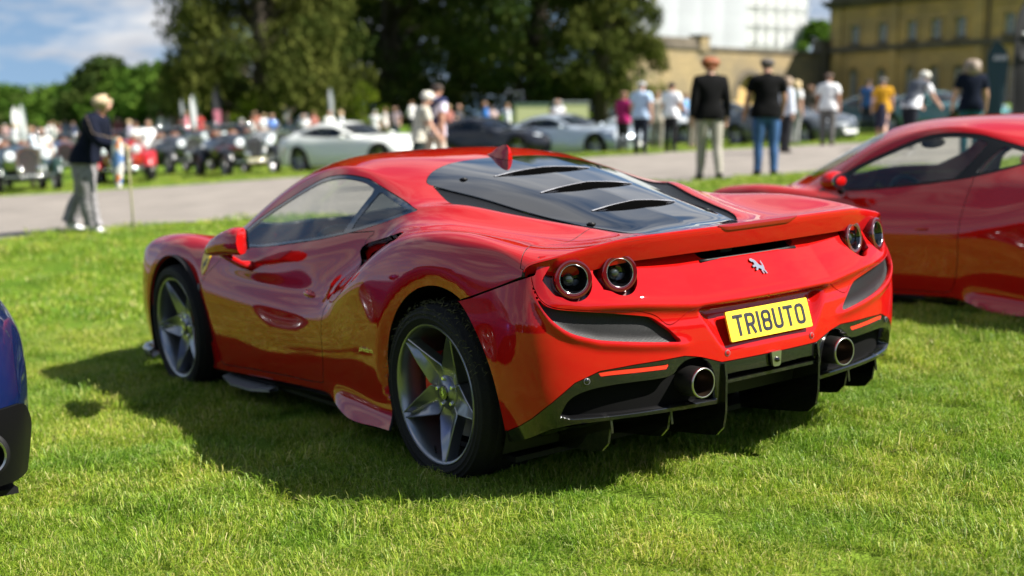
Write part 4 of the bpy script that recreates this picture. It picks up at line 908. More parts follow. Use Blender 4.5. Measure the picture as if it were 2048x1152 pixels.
# ---------------------------------------------------------------- the red car on the right
def neighbour():
    rows = [list(r) for r in HROWS]
    # plain flanks: shoulder and lower door without the deep scallop, same cabin
    rows[3] = [(4.0,3.78,0,.48),(3.7,3.65,.46,.52),(3.4,3.37,.82,.55),(3.2,.92,.57),(2.95,.955,.58),(2.65,.965,.60),(2.3,.955,.57),(1.7,.945,.56),(1.15,.945,.56),(.6,.965,.60),(.2,.975,.64),(0,.975,.66),(-.3,.965,.68),(-.6,.94,.70)]
    rows[4] = [(4.0,3.76,0,.53),(3.7,3.62,.45,.57),(3.4,3.33,.80,.63),(3.2,.905,.68),(2.95,.935,.70),(2.65,.94,.72),(2.3,.93,.69),(1.7,.915,.68),(1.15,.915,.69),(.8,.93,.71),(.5,.945,.76),(.2,.945,.83),(0,.94,.86),(-.3,.93,.87),(-.6,-.575,.932,.86)]
    rows[5] = [(4.0,3.72,0,.57),(3.7,3.56,.43,.62),(3.4,3.27,.77,.69),(3.2,.875,.75),(2.95,.89,.79),(2.65,.885,.81),(2.3,.885,.77),(1.7,.875,.765),(1.15,.865,.79),(.8,.86,.83),(.5,.865,.88),(.2,.86,.93),(0,.855,.95),(-.3,.85,.94),(-.6,-.64,.85,.895)]
    g = body_grid(rows, -.6, 4.0, .025, 8, 6); v = g.ij[:, 1]/8
    qs = lambda: g.V[:, [0, 2]].copy(); qt = lambda: g.V[:, [0, 1]].copy()
    car = empty('sports_car', G @ Matrix.Translation((-.27, -4.27, -.115)) @ Matrix.Rotation(-.045, 4, 'Z') @ Matrix.Scale(1.06, 4))
    tag(car, 'second red sports car with clear side window, cut off by the right edge', 'car')
    g.cut('void', circle(-.045, .36, .405), qs(), v < 5.5); g.cut('void', circle(2.64, .34, .385), qs(), v < 5.5)
    g.cut('void', [(-.144,.712),(-.3,.747),(-.46,.795),(-.585,.836),(-.9,.84),(-.9,-.2),(-.30,-.2),(-.25,.6)], qs(), v < 4.8)
    sur = closed_curve([(2.16,.80),(1.77,.810),(1.25,.860),(.95,.90),(.7,.955),(.47,1.013),(.70,1.057),(.945,1.112),(1.055,1.136),(1.25,1.150),(1.455,1.130),(1.70,1.047),(1.93,.948),(2.05,.875)], 6, sharp=(0, 5))
    g.cut('surround', sur, qs(), (v > 5.6) & (v < 7.5))
    g.cut('side_window', closed_curve([(2.0,.818),(1.77,.824),(1.25,.874),(1.085,.892),(1.02,.99),(.97,1.086),(1.055,1.112),(1.25,1.125),(1.45,1.104),(1.70,1.02),(1.9,.93)], 6, sharp=(0, 3, 5)), qs(), (v > 5.6) & (v < 7.6), ['surround'])
    g.cut('quarter_window', closed_curve([(.955,.92),(.75,.960),(.58,1.0),(.70,1.035),(.86,1.07),(.92,1.0)], 6, sharp=(0, 2, 4)), qs(), (v > 5.6) & (v < 7.6), ['surround'])
    g.cut('door', closed_curve([(.95,.90),(.94,.80),(.945,.60),(.97,.40),(1.03,.245),(1.15,.222),(1.66,.205),(2.16,.19),(2.187,.215),(2.2,.363),(2.263,.478),(2.285,.584),(2.245,.651),(2.12,.735),(2.115,.79),(2.14,.80),(1.77,.81),(1.25,.858)], 6, sharp=(0, 5, 7, 8, 15, 17)), qs(), v < 6.6, ['body'])
    g.cut('windscreen', closed_curve([(1.99,-.3),(1.99,.0),(1.97,.3),(1.88,.52),(2.12,.615),(2.38,.62),(2.60,.46),(2.76,.25),(2.82,0),(2.82,-.3)], 6, sharp=(3, 5)), qt(), v > 7.2)
    g.cut('rear_window', closed_curve([(.885,-.2),(.885,0),(.86,.25),(.79,.42),(.62,.46),(.13,.40),(-.2,.335),(-.45,.25),(-.48,0),(-.48,-.2)], 6, sharp=(0, 9)), qt(), v > 6.5)
    B = (1, -1)
    red = mat('red_paint_second', (.40, .0050, .0045), .5, coat=1., spec=0.)
    g.obj('body', 'body_shell', red, car, B, rimm=BLK); g.obj('windscreen', 'windscreen', GLS, car, B, rim=.004, shift=-.003); g.obj('rear_window', 'rear_window', GLSD, car, B, rim=.004, shift=-.003)  # black panel edges again stand in for shade in the gaps
    for sd, s in (((1,), 1), ((-1,), -1)):
        d = g.obj('door', 'door', red, car, sd, gap=.003, rimm=BLK); g.obj('surround', 'window_surround', BLK, car, sd, rim=.008, shift=-.002)
        g.obj('side_window', 'side_window', GLS, car, sd, rim=.004, shift=-.004, gap=-.002); g.obj('quarter_window', 'quarter_window', GLS, car, sd, rim=.004, shift=-.004, gap=-.002)
        MB().ball((1.22, s*.94, .60), (.055, .008, .012), 14, 8).obj('door_handle', red, d)
        m = MB().ball((1.86, s*.99, .88), (.075, .095, .062), 18, 12).obj('door_mirror', red, car)
        MB().prism([(.075*math.cos(t), .05*math.sin(t)) for t in np.linspace(0, 6.28, 18)[:-1]], 0, .004, lambda a, b, h: (1.795+h, s*.99+a, .88+b)).obj('mirror_glass', CHROME, m, smooth=False)
        MB().tube([(1.88, s*.95, .85), (1.92, s*.86, .80)], .022, 10).obj('mirror_stalk', BLK, m)
        MB().add([(2.2, s*.90, .15), (.9, s*.90, .18), (.9, s*.8, .10), (2.2, s*.8, .10)], [(0, 1, 2, 3)]).obj('sill', BLK, car, smooth=False)
        F_ = Matrix.Identity(4) if s > 0 else Matrix.Rotation(math.pi, 4, 'Z')
        for wx in (0, 2.65): tyre_rim('wheel', car, Matrix.Translation((wx, s*.95, .34)) @ F_, .34, .262, .26, RUB, RIMG, dense=False, cap=BLK)
    rg = HR
    rg.obj('body', 'rear_bumper', red, car, B, rim=.03); rg.obj('tail_panel', 'tail_panel', red, car, B); rg.obj('carbon', 'diffuser', BLK, car, B)
    MB().box((1.25, 0, .13), (3.2, 1.7, .02)).obj('underbody', BLK, car, smooth=False)
    interior(car, .98, zf=.12, dash_x=2.12, wheel_y=.38)
    MB().ball((1.86, .05, 1.06), (.02, .12, .035), 14, 8).obj('rear_view_mirror', BLK, car)
neighbour()

# ---------------------------------------------------------------- front-engined coupes
GTROWS = [
 [(3.8,3.60,0,.20),(3.5,3.48,.45,.18),(3.25,3.26,.74,.17),(2.9,.85,.17),(1.5,.88,.17),(0,.88,.20),(-.6,.85,.22),(-.85,-.84,.68,.25),(-1.15,-.95,0,.26)],
 [(3.8,3.66,0,.33),(3.5,3.52,.48,.32),(3.25,3.28,.78,.32),(2.9,.89,.33),(1.5,.91,.32),(0,.92,.36),(-.6,.88,.38),(-.85,-.90,.70,.42),(-1.15,-1.01,0,.43)],
 [(3.8,3.68,0,.47),(3.5,3.52,.48,.48),(3.25,3.27,.79,.49),(2.75,.92,.52),(1.8,.91,.50),(.9,.92,.50),(0,.945,.56),(-.6,.89,.56),(-.85,-.92,.70,.58),(-1.15,-1.03,0,.60)],
 [(3.8,3.65,0,.58),(3.5,3.46,.45,.61),(3.25,3.2,.75,.64),(2.75,.90,.69),(1.8,.87,.66),(.9,.89,.68),(0,.935,.74),(-.6,.87,.74),(-.85,-.90,.66,.76),(-1.15,-1.02,0,.78)],
 [(3.8,3.58,0,.65),(3.5,3.38,.40,.68),(3.25,3.12,.68,.73),(2.75,.80,.80),(1.9,.80,.82),(.9,.82,.86),(0,.84,.92),(-.5,.80,.91),(-.85,-.87,.60,.89),(-1.15,-1.0,0,.88)],
 [(3.8,3.5,0,.68),(3.5,3.25,.30,.74),(3.25,3.0,.50,.80),(2.6,.62,.86),(1.95,.70,.86),(1.55,.68,.98),(1.0,.60,1.17),(.4,.60,1.18),(-.2,.65,1.04),(-.6,.66,.95),(-.85,-.85,.5,.915),(-1.15,-.98,0,.90)],
 [(3.8,3.45,0,.70),(3.5,3.2,.15,.76),(3.25,2.95,.26,.83),(2.5,.34,.895),(2.0,.40,.90),(1.6,.42,1.06),(1.1,.38,1.23),(.4,.36,1.255),(-.2,.38,1.14),(-.6,.38,.99),(-.85,-.83,.3,.925),(-1.15,-.96,0,.91)],
 [(3.8,3.42,0,.71),(3.5,3.18,0,.77),(3.25,2.93,0,.84),(2.5,0,.905),(2.1,0,.915),(1.7,0,1.06),(1.2,0,1.24),(.5,0,1.275),(-.2,0,1.17),(-.65,0,1.0),(-.85,-.82,0,.93),(-1.15,-.95,0,.912)],
]
GTW = (0, 2.74)
def gt_parts(valance=False):
    g = body_grid(GTROWS, -1.15, 3.8, .03, 8, 5, lips=()); v = g.ij[:, 1]/8
    qs = lambda: g.V[:, [0, 2]].copy(); qt = lambda: g.V[:, [0, 1]].copy()
    for x in GTW: g.cut('void', circle(x, .34, .375, 40), qs(), v < 4)
    g.cut('side_window', closed_curve([(1.78,.885),(.9,.895),(.1,.96),(-.12,1.02),(.4,1.145),(1.0,1.135),(1.45,1.0)], 5, sharp=(0, 3)), qs(), (v > 3.8) & (v < 5.4))
    g.cut('windscreen', closed_curve([(1.28,-.3),(1.28,0),(1.22,.36),(1.12,.53),(1.75,.66),(1.98,.42),(2.06,0),(2.06,-.3)], 5, sharp=(0, 3, 4, 7)), qt(), v > 4.6)
    g.cut('rear_window', closed_curve([(.18,-.3),(.18,0),(.12,.34),(.0,.52),(-.52,.56),(-.60,0),(-.60,-.3)], 5, sharp=(0, 3, 4, 6)), qt(), v > 4.6)
    if valance: g.cut('valance', closed_curve([(-1.3,.53),(-.9,.52),(-.75,.50),(-.60,.43),(-.46,.33),(-.38,.2),(-.36,.0),(-1.3,.0)], 5, sharp=(0, 6, 7)), qs(), v < 4, ['body'])
    return g
_GT = gt_parts()
def gt_car(name, label, x, y, yaw, col, group=None, roof=None, detail=False, metal=.0, mw=None, glassm=None, grid=None):
    paint = mat('paint_%.2f_%.2f_%.2f' % col, col, .4, metal=metal, coat=1., spec=.05)
    if mw is None: mw = Matrix.Translation(on(x, y)-site(x, y)) @ Matrix.Translation(site(x, y)) @ G.to_3x3().to_4x4() @ Matrix.Rotation(yaw, 4, 'Z')
    car = empty(name, mw); tag(car, label, 'car', group); B = (1, -1); g = grid or _GT; gm = glassm or GLSD
    g.obj('body', 'body_shell', paint, car, B)
    g.obj('windscreen', 'windscreen', gm, car, B, rim=0, shift=-.003); g.obj('rear_window', 'rear_window', gm, car, B, rim=0, shift=-.003)
    for sd, s in (((1,), 1), ((-1,), -1)):
        g.obj('side_window', 'side_window', gm, car, sd, rim=0, shift=-.003)
        MB().ball((1.62, s*.98, .90), (.07, .09, .055), 12, 8).obj('door_mirror', paint, car)
        # lamps
        MB().ball((3.17, s*.62, .665), (.20, .075, .055), 14, 8, Matrix.Rotation(s*-.55, 3, 'Z')).obj('headlamp', mat('headlamp_glass', (.6, .65, .7), .08, coat=1.), car)
        MB().ball((-.93, s*.50, .76), (.05, .16, .05), 14, 8, Matrix.Rotation(s*.45, 3, 'Z')).obj('tail_lamp', REDL, car)
        F_ = Matrix.Identity(4) if s > 0 else Matrix.Rotation(math.pi, 4, 'Z')
        for wx in GTW: tyre_rim('wheel', car, Matrix.Translation((wx, s*.905, .34)) @ F_, .34, .255, .24, RUB, RIMG, dense=False, cap=BLK)
        for wx in GTW:
            al_ = MB(); nn = 20
            for k in range(nn+1):
                t = R(-10)+R(200)*k/nn
                for yy in (.86, .55): al_.V.append((wx+.38*math.cos(t), s*yy, .34+.38*math.sin(t)))
            for k in range(nn): al_.F.append((k*2, k*2+1, k*2+3, k*2+2))
            al_.F.append(tuple(2*k+1 for k in range(nn+1))); al_.obj('arch_liner', BLK, car)
    # grille: wide rounded mouth with bars; lower intake; plate
    gr = MB().prism([(-.44, .03), (-.36, .07), (.36, .07), (.44, .03), (.36, -.06), (-.36, -.06)], 0, .03, lambda a, b, h: (3.64-abs(a)**2*.55+h, a, .44+b)).obj('grille', BLK, car, smooth=False)
    for k in range(3): MB().tube([(3.685-yy**2*.55, yy, .41+k*.03) for yy in np.linspace(-.40, .40, 9)], .005, 6).obj('grille_bar', CHROME, gr)
    MB().box((3.70, 0, .335), (.012, .50, .11)).obj('number_plate', mat('plate_white', (.75, .75, .73), .4), car, smooth=False)
    MB().box((1.2, 0, .16), (3.6, 1.66, .02)).obj('underbody', BLK, car, smooth=False)
    interior(car, .35, zf=.17, dash_x=1.25)
    return car
def blue_car():
    blue = (.006, .020, .10); gv = gt_parts(True)
    car = gt_car('coupe', 'metallic dark blue car showing only its rear corner and exhaust at the left edge', 0, 0, 0, blue, metal=.55, mw=G @ Matrix.Translation((1.20, 3.20, -.01)) @ Matrix.Scale(1.0, 4), grid=gv)
    gv.obj('valance', 'rear_valance', mat('satin_grey_plastic', (.004, .004, .0045), .5, spec=.1), car, (1, -1), shift=.012, gap=0, rim=.03)
    for s in (1, -1):
        M_ = Matrix.Translation((-.93, s*.66, .375)) @ Matrix.Rotation(-math.pi/2, 4, 'Y')
        e = MB().lathe([(.056, .0), (.062, .004), (.064, -.01), (.062, -.16)], 36, M_).obj('exhaust_pipe', STEEL, car, sharp=40)
        MB().lathe([(.0558, .0), (.054, -.14), (0, -.15)], 30, M_).obj('exhaust_bore', BLK, e)
        MB().lathe([(.062, -.02), (.080, -.02), (.084, -.10)], 36, M_).obj('exhaust_surround', BLK, e)
        MB().box((-.90, s*.45, .78), (.004, .30, .004)).obj('boot_seam', BLK, car, smooth=False)
blue_car()
# ---------------------------------------------------------------- open vintage tourers
def wire_wheel(car, x, y, z, r, wd, rim):
    w = empty('wheel'); w.parent = car; w.matrix_local = Matrix.Translation((x, y, z)); Y = Matrix.Rotation(-math.pi/2, 4, 'X')
    MB().lathe([(r*.74, -wd/2), (r*.80, -wd*.6), (r*.97, -wd*.5), (r, -wd*.25), (r, wd*.25), (r*.97, wd*.5), (r*.80, wd*.6), (r*.74, wd/2)], 28, Y).obj('tyre', RUB, w)
    MB().lathe([(r*.75, -wd/2), (r*.70, 0), (r*.75, wd/2)], 28, Y).obj('rim', rim, w)
    sp = MB()
    for k in range(20):
        a = 2*math.pi*k/20; sp.tube([(r*.12*math.cos(a+.4), wd*.4*(1 if k % 2 else -1), r*.12*math.sin(a+.4)), (r*.72*math.cos(a), 0, r*.72*math.sin(a))], .006, 4, False)
    sp.obj('spokes', rim, w); MB().lathe([(0, .12), (.03, .12), (.05, .06), (.05, -.06)], 14, Y).obj('hub', rim, w)
def loft_sections(secs, n=16, ex=.6):
    """closed superellipse sections (x, yc, zc, hy, hz) along x"""
    V = []; F = []
    for (x, yc, zc, hy, hz_) in secs:
        for k in range(n):
            a = 2*math.pi*k/n; c, s = math.cos(a), math.sin(a); V.append((x, yc+math.copysign(abs(c)**ex, c)*hy, zc+math.copysign(abs(s)**ex, s)*hz_))
    for i in range(len(secs)-1):
        for k in range(n): F.append((i*n+k, (i+1)*n+k, (i+1)*n+(k+1) % n, i*n+(k+1) % n))
    F.append(tuple(range(n))); F.append(tuple(reversed(range((len(secs)-1)*n, len(secs)*n))))
    return V, F
def vintage(label, x, y, yaw, col, group, fender=None, screen=True, grille=(.02, .02, .02), hood=False, plate=(.01, .01, .012), wheelc=None):
    p = mat('vpaint_%.2f_%.2f_%.2f' % col, col, .3, coat=.8); fp = p if fender is None else mat('vpaint_%.2f_%.2f_%.2f' % fender, fender, .3, coat=.8)
    rim = mat('wire_silver', (.35, .35, .36), .35, metal=.8) if wheelc is None else mat('wire_%.2f' % wheelc[0], wheelc, .4)
    car = empty('vintage_car', Matrix.Translation(on(x, y)) @ G.to_3x3().to_4x4() @ Matrix.Rotation(yaw, 4, 'Z')); tag(car, label, 'vintage car', group)
    b = MB(); b.add(*loft_sections([(2.95, 0, .78, .26, .33), (2.55, 0, .80, .29, .33), (1.75, 0, .82, .40, .36), (1.55, 0, .82, .45, .38)])); b.obj('bonnet', p, car, sharp=60)
    t = MB(); t.add(*loft_sections([(1.58, 0, .80, .46, .38), (1.2, 0, .78, .56, .36), (.5, 0, .77, .60, .36), (-.2, 0, .76, .56, .34), (-.6, 0, .74, .40, .28), (-.75, 0, .72, .2, .15)])); t.obj('body_tub', p, car, sharp=60)
    MB().ball((.62, 0, 1.10), (.55, .46, .10), 16, 8).obj('cockpit', SEATM, car)
    for s in (1, -1):
        MB().ball((.35, s*.24, 1.12), (.14, .20, .20), 12, 8).obj('seat', mat('tan_leather', (.16, .06, .025), .5), car)
    # radiator
    r = MB().prism([(-.27, -.32), (-.29, .20), (-.20, .32), (0, .37), (.20, .32), (.29, .20), (.27, -.32)], 0, .09, lambda a, c, h: (2.95+h, a, .80+c)); r.obj('radiator_shell', CHROME, car, sharp=30)
    gr = MB().prism([(-.22, -.28), (-.24, .17), (-.16, .27), (0, .31), (.16, .27), (.24, .17), (.22, -.28)], 0, .012, lambda a, c, h: (3.035+h, a, .80+c)).obj('radiator_grille', mat('rad_%.2f' % grille[0], grille, .5, metal=.3), car, smooth=False)
    for k in range(7): MB().box((3.05, -.18+k*.06, .80), (.006, .008, .54)).obj('grille_slat', CHROME, gr, smooth=False)
    for s in (1, -1):
        h = MB().lathe([(0, -.17), (.06, -.15), (.11, -.08), (.125, 0), (.118, .012)], 20, Matrix.Translation((3.12, s*.42, .96)) @ Matrix.Rotation(math.pi/2, 4, 'Y')).obj('headlamp', CHROME, car)
        MB().lathe([(0, .03), (.07, .022), (.118, .008)], 20, Matrix.Translation((3.12, s*.42, .96)) @ Matrix.Rotation(math.pi/2, 4, 'Y')).obj('headlamp_glass', mat('lamp_glass', (.7, .75, .78), .05, coat=1.), h)
        MB().lathe([(0, -.10), (.06, -.06), (.075, .0), (0, .02)], 14, Matrix.Translation((3.20, s*.22, .62)) @ Matrix.Rotation(math.pi/2, 4, 'Y')).obj('spot_lamp', CHROME, car)
        # sweeping wings
        for (cx, a0, a1, w_) in ((2.62, 15, 165, .26), (0, 10, 190, .28)):
            V = []; F = []; n = 14
            for k in range(n+1):
                a = R(a0+(a1-a0)*k/n); rr_ = .47
                for j, (dy, dr) in enumerate(((-.5, -.05), (-.25, .015), (.1, .02), (.45, -.02), (.5, -.07))): V.append((cx+(rr_+dr)*math.cos(a), s*(.68+dy*w_), .38+(rr_+dr)*math.sin(a)))
            if cx > 1: 
                for (xx, zz) in ((1.9, .36), (1.5, .30)):
                    for dy in (-.5, -.25, .1, .45, .5): V.append((xx, s*(.70+dy*w_), zz-abs(dy)*.03))
                n += 2
            for i in range(n):
                for j in range(4): F.append((i*5+j, i*5+j+1, (i+1)*5+j+1, (i+1)*5+j))
            mesh('wing', V, F, fp, car)
        MB().box((.95, s*.70, .29), (1.3, .26, .03)).obj('running_board', BLK, car, smooth=False)
        for wx in (0, 2.62): wire_wheel(car, wx, s*.68, .38, .38, .15, rim)
    MB().tube([(3.22, -.62, .46), (3.24, 0, .45), (3.22, .62, .46)], .02, 8).obj('front_bumper', CHROME, car)
    pl = MB().box((3.24, 0, .46), (.012, .52, .12)).obj('number_plate', mat('vplate_%.2f' % plate[0], plate, .4), car, smooth=False)
    for k in range(6): MB().box((3.248, -.21+k*.08+(.03 if k > 2 else 0), .46), (.004, .045, .075)).obj('plate_character', mat('plate_silver', (.6, .6, .6), .3), pl, smooth=False)
    MB().tube([(3.0, -.64, .40), (3.0, .64, .40)], .03, 8).obj('axle', BLK, car); MB().box((1.4, 0, .36), (3.2, .7, .10)).obj('chassis', BLK, car, smooth=False)
    if screen:
        fr = MB().tube([(1.42, -.52, 1.12), (1.30, -.52, 1.46), (1.30, .52, 1.46), (1.42, .52, 1.12)], .014, 6).obj('windscreen_frame', CHROME, car)
        MB().add([(1.42, -.51, 1.12), (1.305, -.51, 1.45), (1.305, .51, 1.45), (1.42, .51, 1.12)], [(0, 1, 2, 3)]).obj('windscreen', GLS, fr, smooth=False)
    if hood:
        MB().ball((-.1, 0, 1.12), (.42, .52, .14), 16, 8).obj('folded_hood', mat('hood_cloth', (.03, .03, .03), .8), car)
    MB().tube([(1.22, .34+.17*math.cos(a), 1.14+.17*math.sin(a)) for a in np.linspace(0, 6.28, 17)], .012, 6, False).obj('steering_wheel', BLK, car)
    return car
# facing directions in the site frame: TOCAM turns a nose roughly to the camera
def yaw_to(px, d, turn=0.):
    x, y = away(px, d); return x, y, math.atan2(CAMP[1]-y, CAMP[0]-x)+turn
# parked row of coupes beyond the road, noses to the right and towards us
def gt_at(label, px, d, turn, col, **k):
    x, y, a = yaw_to(px, d, turn); a_ = a; c, s = math.cos(a), math.sin(a)
    x -= c*1.37; y -= s*1.37                            # px, d give the middle of the wheelbase
    return gt_car('coupe', label, x, y, a, col, **k)
GRP = 'modern coupes parked beyond the road'
gt_at('white coupe with dark windscreen parked nose right beyond the road', 742, 35, .85, (.70, .72, .68), group=GRP)
gt_at('black coupe parked between the white and the silver coupe', 1010, 40, .95, (.012, .013, .018), group=GRP)
gt_at('pale silver coupe behind the man in the light blue shirt', 1165, 39, .92, (.42, .48, .54), group=GRP, metal=.5)
gt_at('dark grey coupe behind the man in black T-shirt and jeans', 1590, 40, .80, (.085, .095, .105), group=GRP, metal=.4)
gt_at('dark green coupe behind the woman in the mustard top', 1790, 45, .8, (.012, .05, .045), group=GRP)
gt_at('white coupe half hidden behind the two men standing by the silver coupe', 1350, 46, .9, (.70, .72, .72), group=GRP)
gt_at('teal green coupe behind the man bending forward in the grey vest', 1895, 42, .8, (.06, .16, .15), group=GRP, metal=.3)
gt_at('dark blue car in the second row behind the black coupe', 960, 52, .9, (.02, .03, .06), group='cars in the second row')
gt_at('dark car with pale blue windscreen seen past the black-jacketed person', 1480, 50, .9, (.03, .05, .09), group='cars in the second row')
gt_at('very dark teal coupe between black vintage tourer and white coupe', 625, 47, .7, (.012, .03, .035), group='cars in the second row')
VG = 'vintage cars parked beyond the road'
def vin_at(label, px, d, turn, col, **k):
    x, y, a = yaw_to(px, d, turn); x -= math.cos(a)*1.6; y -= math.sin(a)*1.6
    return vintage(label, x, y, a, col, VG, **k)
vin_at('dark green vintage tourer with big chrome headlamps at the far left', 68, 34, .12, (.01, .03, .02), grille=(.03, .03, .03))
vin_at('bright red vintage tourer with black radiator behind the woman with the stick', 272, 37, -.05, (.42, .008, .012))
vin_at('black vintage tourer with white headlamp glare and yellow badge', 500, 38, .30, (.012, .013, .014), plate=(.5, .45, .2))
vin_at('dark vintage tourer peeping out left of the green tourer', -20, 38, .1, (.01, .03, .025))
vin_at('dark grey vintage tourer between the red and the black tourer', 385, 43, .3, (.03, .03, .032))
vin_at('pale silver vintage car behind the black tourer', 560, 45, .35, (.45, .45, .42), fender=(.45, .45, .42))
vin_at('small blue vintage car in the second row behind the woman', 150, 46, .1, (.02, .05, .14))
vin_at('deep green vintage car in the second row left', 30, 50, .1, (.012, .05, .02))
vin_at('maroon vintage car in the far row behind the red tourer', 330, 56, .2, (.10, .01, .012))
vin_at('black vintage car in the far row by the white flag', 440, 58, .2, (.015, .015, .016))
# ---------------------------------------------------------------- people
SKIN = [mat('skin_fair', (.52, .30, .21), .5), mat('skin_tanned', (.40, .21, .14), .5)]
def limb(a, b, k): return Vector(a).lerp(Vector(b), k)
def body_mesh(pose, lev=1):
    """one continuous skinned body in a pose; returns V, F, per-vertex bone id, joints"""
    lean = pose.get('lean', 0.); st = pose.get('stride', .0); hl = pose.get('head', 0.); wd = pose.get('wide', 1.)
    J = {}; E = []; Rd = {}
    def up(v):                                          # bend the upper body forward about the hips
        v = Vector(v); c, s = math.cos(lean), math.sin(lean); z = v.z-.95; return Vector((v.x*c+z*s, v.y, .95-v.x*s+z*c))
    def add(n, v, r, par=None, ry=None):
        J[n] = Vector(v); Rd[n] = (r, ry or r)
        if par: E.append((par, n))
    add('pelvis', (0, 0, .95), .145*wd, None, .125); add('belly', up((.02, 0, 1.08)), .142*wd, 'pelvis', .125); add('waist', up((.015, 0, 1.20)), .142*wd, 'belly', .125); add('chest', up((0, 0, 1.36)), .148*wd, 'waist', .13)
    add('neck0', up((-.01, 0, 1.475)), .062, 'chest'); add('neck1', up((.01, 0, 1.535)), .052, 'neck0')
    hd = up((.02, 0, 1.56)); c, s = math.cos(lean*.45+hl), math.sin(lean*.45+hl)
    def hp(x, y, z): return hd+Vector((x*c+z*s, y, -x*s+z*c))
    add('jaw', hp(.012, 0, .03), .068, 'neck1'); add('head', hp(.008, 0, .105), .092, 'jaw'); add('crown', hp(0, 0, .16), .075, 'head')
    add('nose', hp(.112, 0, .075), .013, 'jaw'); 
    for s_, n in ((1, 'l'), (-1, 'r')):
        add('ear'+n, hp(-.005, s_*.098, .085), .014, 'head')
        a = pose.get('arm'+n, (0, .0, .12))              # swing (forward), spread, elbow bend
        sh = up((-.005, s_*.185*wd, 1.415)); add('sh'+n, sh, .062, 'chest')
        sw, sp, eb = a[:3]; cr_ = a[3] if len(a) > 3 else 0.
        d = Vector((math.sin(sw), s_*math.sin(sp+.10), -math.cos(sw))).normalized(); el = sh+d*.285
        f = Vector((math.sin(sw+eb), s_*(math.sin(sp*.3+.03)-cr_), -math.cos(sw+eb))).normalized(); wr = el+f*.255
        add('el'+n, el, .050, 'sh'+n); add('wr'+n, wr, .034, 'el'+n); side = f.cross(Vector((0, s_, 0))).normalized()
        pm = wr+f*.065; add('palm'+n, pm, .034, 'wr'+n, .018)
        for q, (off, ln) in enumerate(((-.028, .062), (-.010, .072), (.009, .068), (.027, .052))):
            k = pm+side*off*1.0+f*.035; add('k%d%s' % (q, n), k, .0095, 'palm'+n); add('f%d%s' % (q, n), k+f*ln*.62+Vector((0, -s_*.018, 0)), .0078, 'k%d%s' % (q, n))
        th = wr+f*.03-side*.036; add('t0'+n, th, .011, 'wr'+n); add('t1'+n, th-side*.014+f*.035, .009, 't0'+n)
        hp_ = Vector((0, s_*.092*wd, .90)); add('hip'+n, hp_, .098*wd, 'pelvis')
        g = st*(1 if n == 'l' else -1)+pose.get('leg'+n, 0); kb = max(0, -g)*1.1+.04
        kn = hp_+Vector((math.sin(g), s_*.012, -math.cos(g)))*.43; an = kn+Vector((math.sin(g-kb), 0, -math.cos(g-kb)))*.41
        add('th'+n, hp_.lerp(kn, .45), .082*wd, 'hip'+n); add('kn'+n, kn, .056, 'th'+n); add('ca'+n, kn.lerp(an, .38)+Vector((-.012, 0, 0)), .056, 'kn'+n); add('an'+n, an, .036, 'ca'+n)
        tilt = max(0, kb-.15)*.9
        add('he'+n, an+Vector((-.035, 0, -.045)), .036, 'an'+n); add('ba'+n, an+Vector((.10*math.cos(tilt), s_*.012, -.055-.10*math.sin(tilt))), .036, 'an'+n, .026); add('to'+n, an+Vector((.165*math.cos(tilt), s_*.016, -.062-.16*math.sin(tilt))), .026, 'ba'+n, .018)
    names = list(J); idx = {n: i for i, n in enumerate(names)}
    me = bpy.data.meshes.new('skin_tmp'); me.from_pydata([tuple(J[n]) for n in names], [(idx[a], idx[b]) for a, b in E], [])
    o = bpy.data.objects.new('skin_tmp', me); COL.objects.link(o); m = o.modifiers.new('s', 'SKIN'); m.use_smooth_shade = True
    for i, n in enumerate(names): me.skin_vertices[0].data[i].radius = Rd[n]; me.skin_vertices[0].data[i].use_root = n == 'pelvis'
    ss_ = o.modifiers.new('u', 'SUBSURF'); ss_.levels = lev; ss_.render_levels = lev
    dg = bpy.context.evaluated_depsgraph_get(); ev = o.evaluated_get(dg); em = ev.to_mesh()
    V = np.array([tuple(v.co) for v in em.vertices]); F = [tuple(p.vertices) for p in em.polygons]; Nn = np.array([tuple(v.normal) for v in em.vertices]); ev.to_mesh_clear(); bpy.data.objects.remove(o); bpy.data.meshes.remove(me)
    # nearest bone
    bd = np.full(len(V), 1e9); bone = np.empty(len(V), object); frac = np.zeros(len(V))
    for a, b in E:
        A = np.array(J[a]); D = np.array(J[b])-A; t = np.clip(((V-A) @ D)/max(D @ D, 1e-9), 0, 1); ds = np.linalg.norm(V-A-t[:, None]*D, axis=1)-.5*min(Rd[a][0], Rd[b][0]); k = ds < bd; bd[k] = ds[k]; bone[k] = b; frac[k] = t[k]
    return V, F, Nn, bone, frac, J, hp
def shell(V, F, Nn, keep, off):
    fs = [f for f in F if all(keep[i] for i in f)]; ids = sorted({i for f in fs for i in f}); mp_ = {i: j for j, i in enumerate(ids)}
    return (V+Nn*off)[ids], [tuple(mp_[i] for i in f) for f in fs]
def hang(V, F, hem, sleeve):
    """let the garment fall straight to a level hem"""
    V = V.copy(); f = [q for q in F if max(V[i][2] for i in q) > hem]; t = np.clip((hem+.42-V[:, 2])/.42, 0, 1.2); k = (np.hypot(V[:, 0], V[:, 1]) < .27); s_ = 1+.16*t*k; V[:, 1] *= s_; V[:, 0] *= 1+.10*t*k
    V[:, 2] = np.maximum(V[:, 2], hem+.006*np.sin(V[:, 1]*60)); ids = sorted({i for q in f for i in q}); mp_ = {i: j for j, i in enumerate(ids)}
    return V[ids], [tuple(mp_[i] for i in q) for q in f]
def cm(c, rough=.85): return mat('cloth_%.3f_%.3f_%.3f' % c, c, rough, noise=(.14, 14), spec=.12)
TORSO = {'belly', 'waist', 'chest', 'pelvis', 'shl', 'shr', 'neck0'}
_bodies = {}
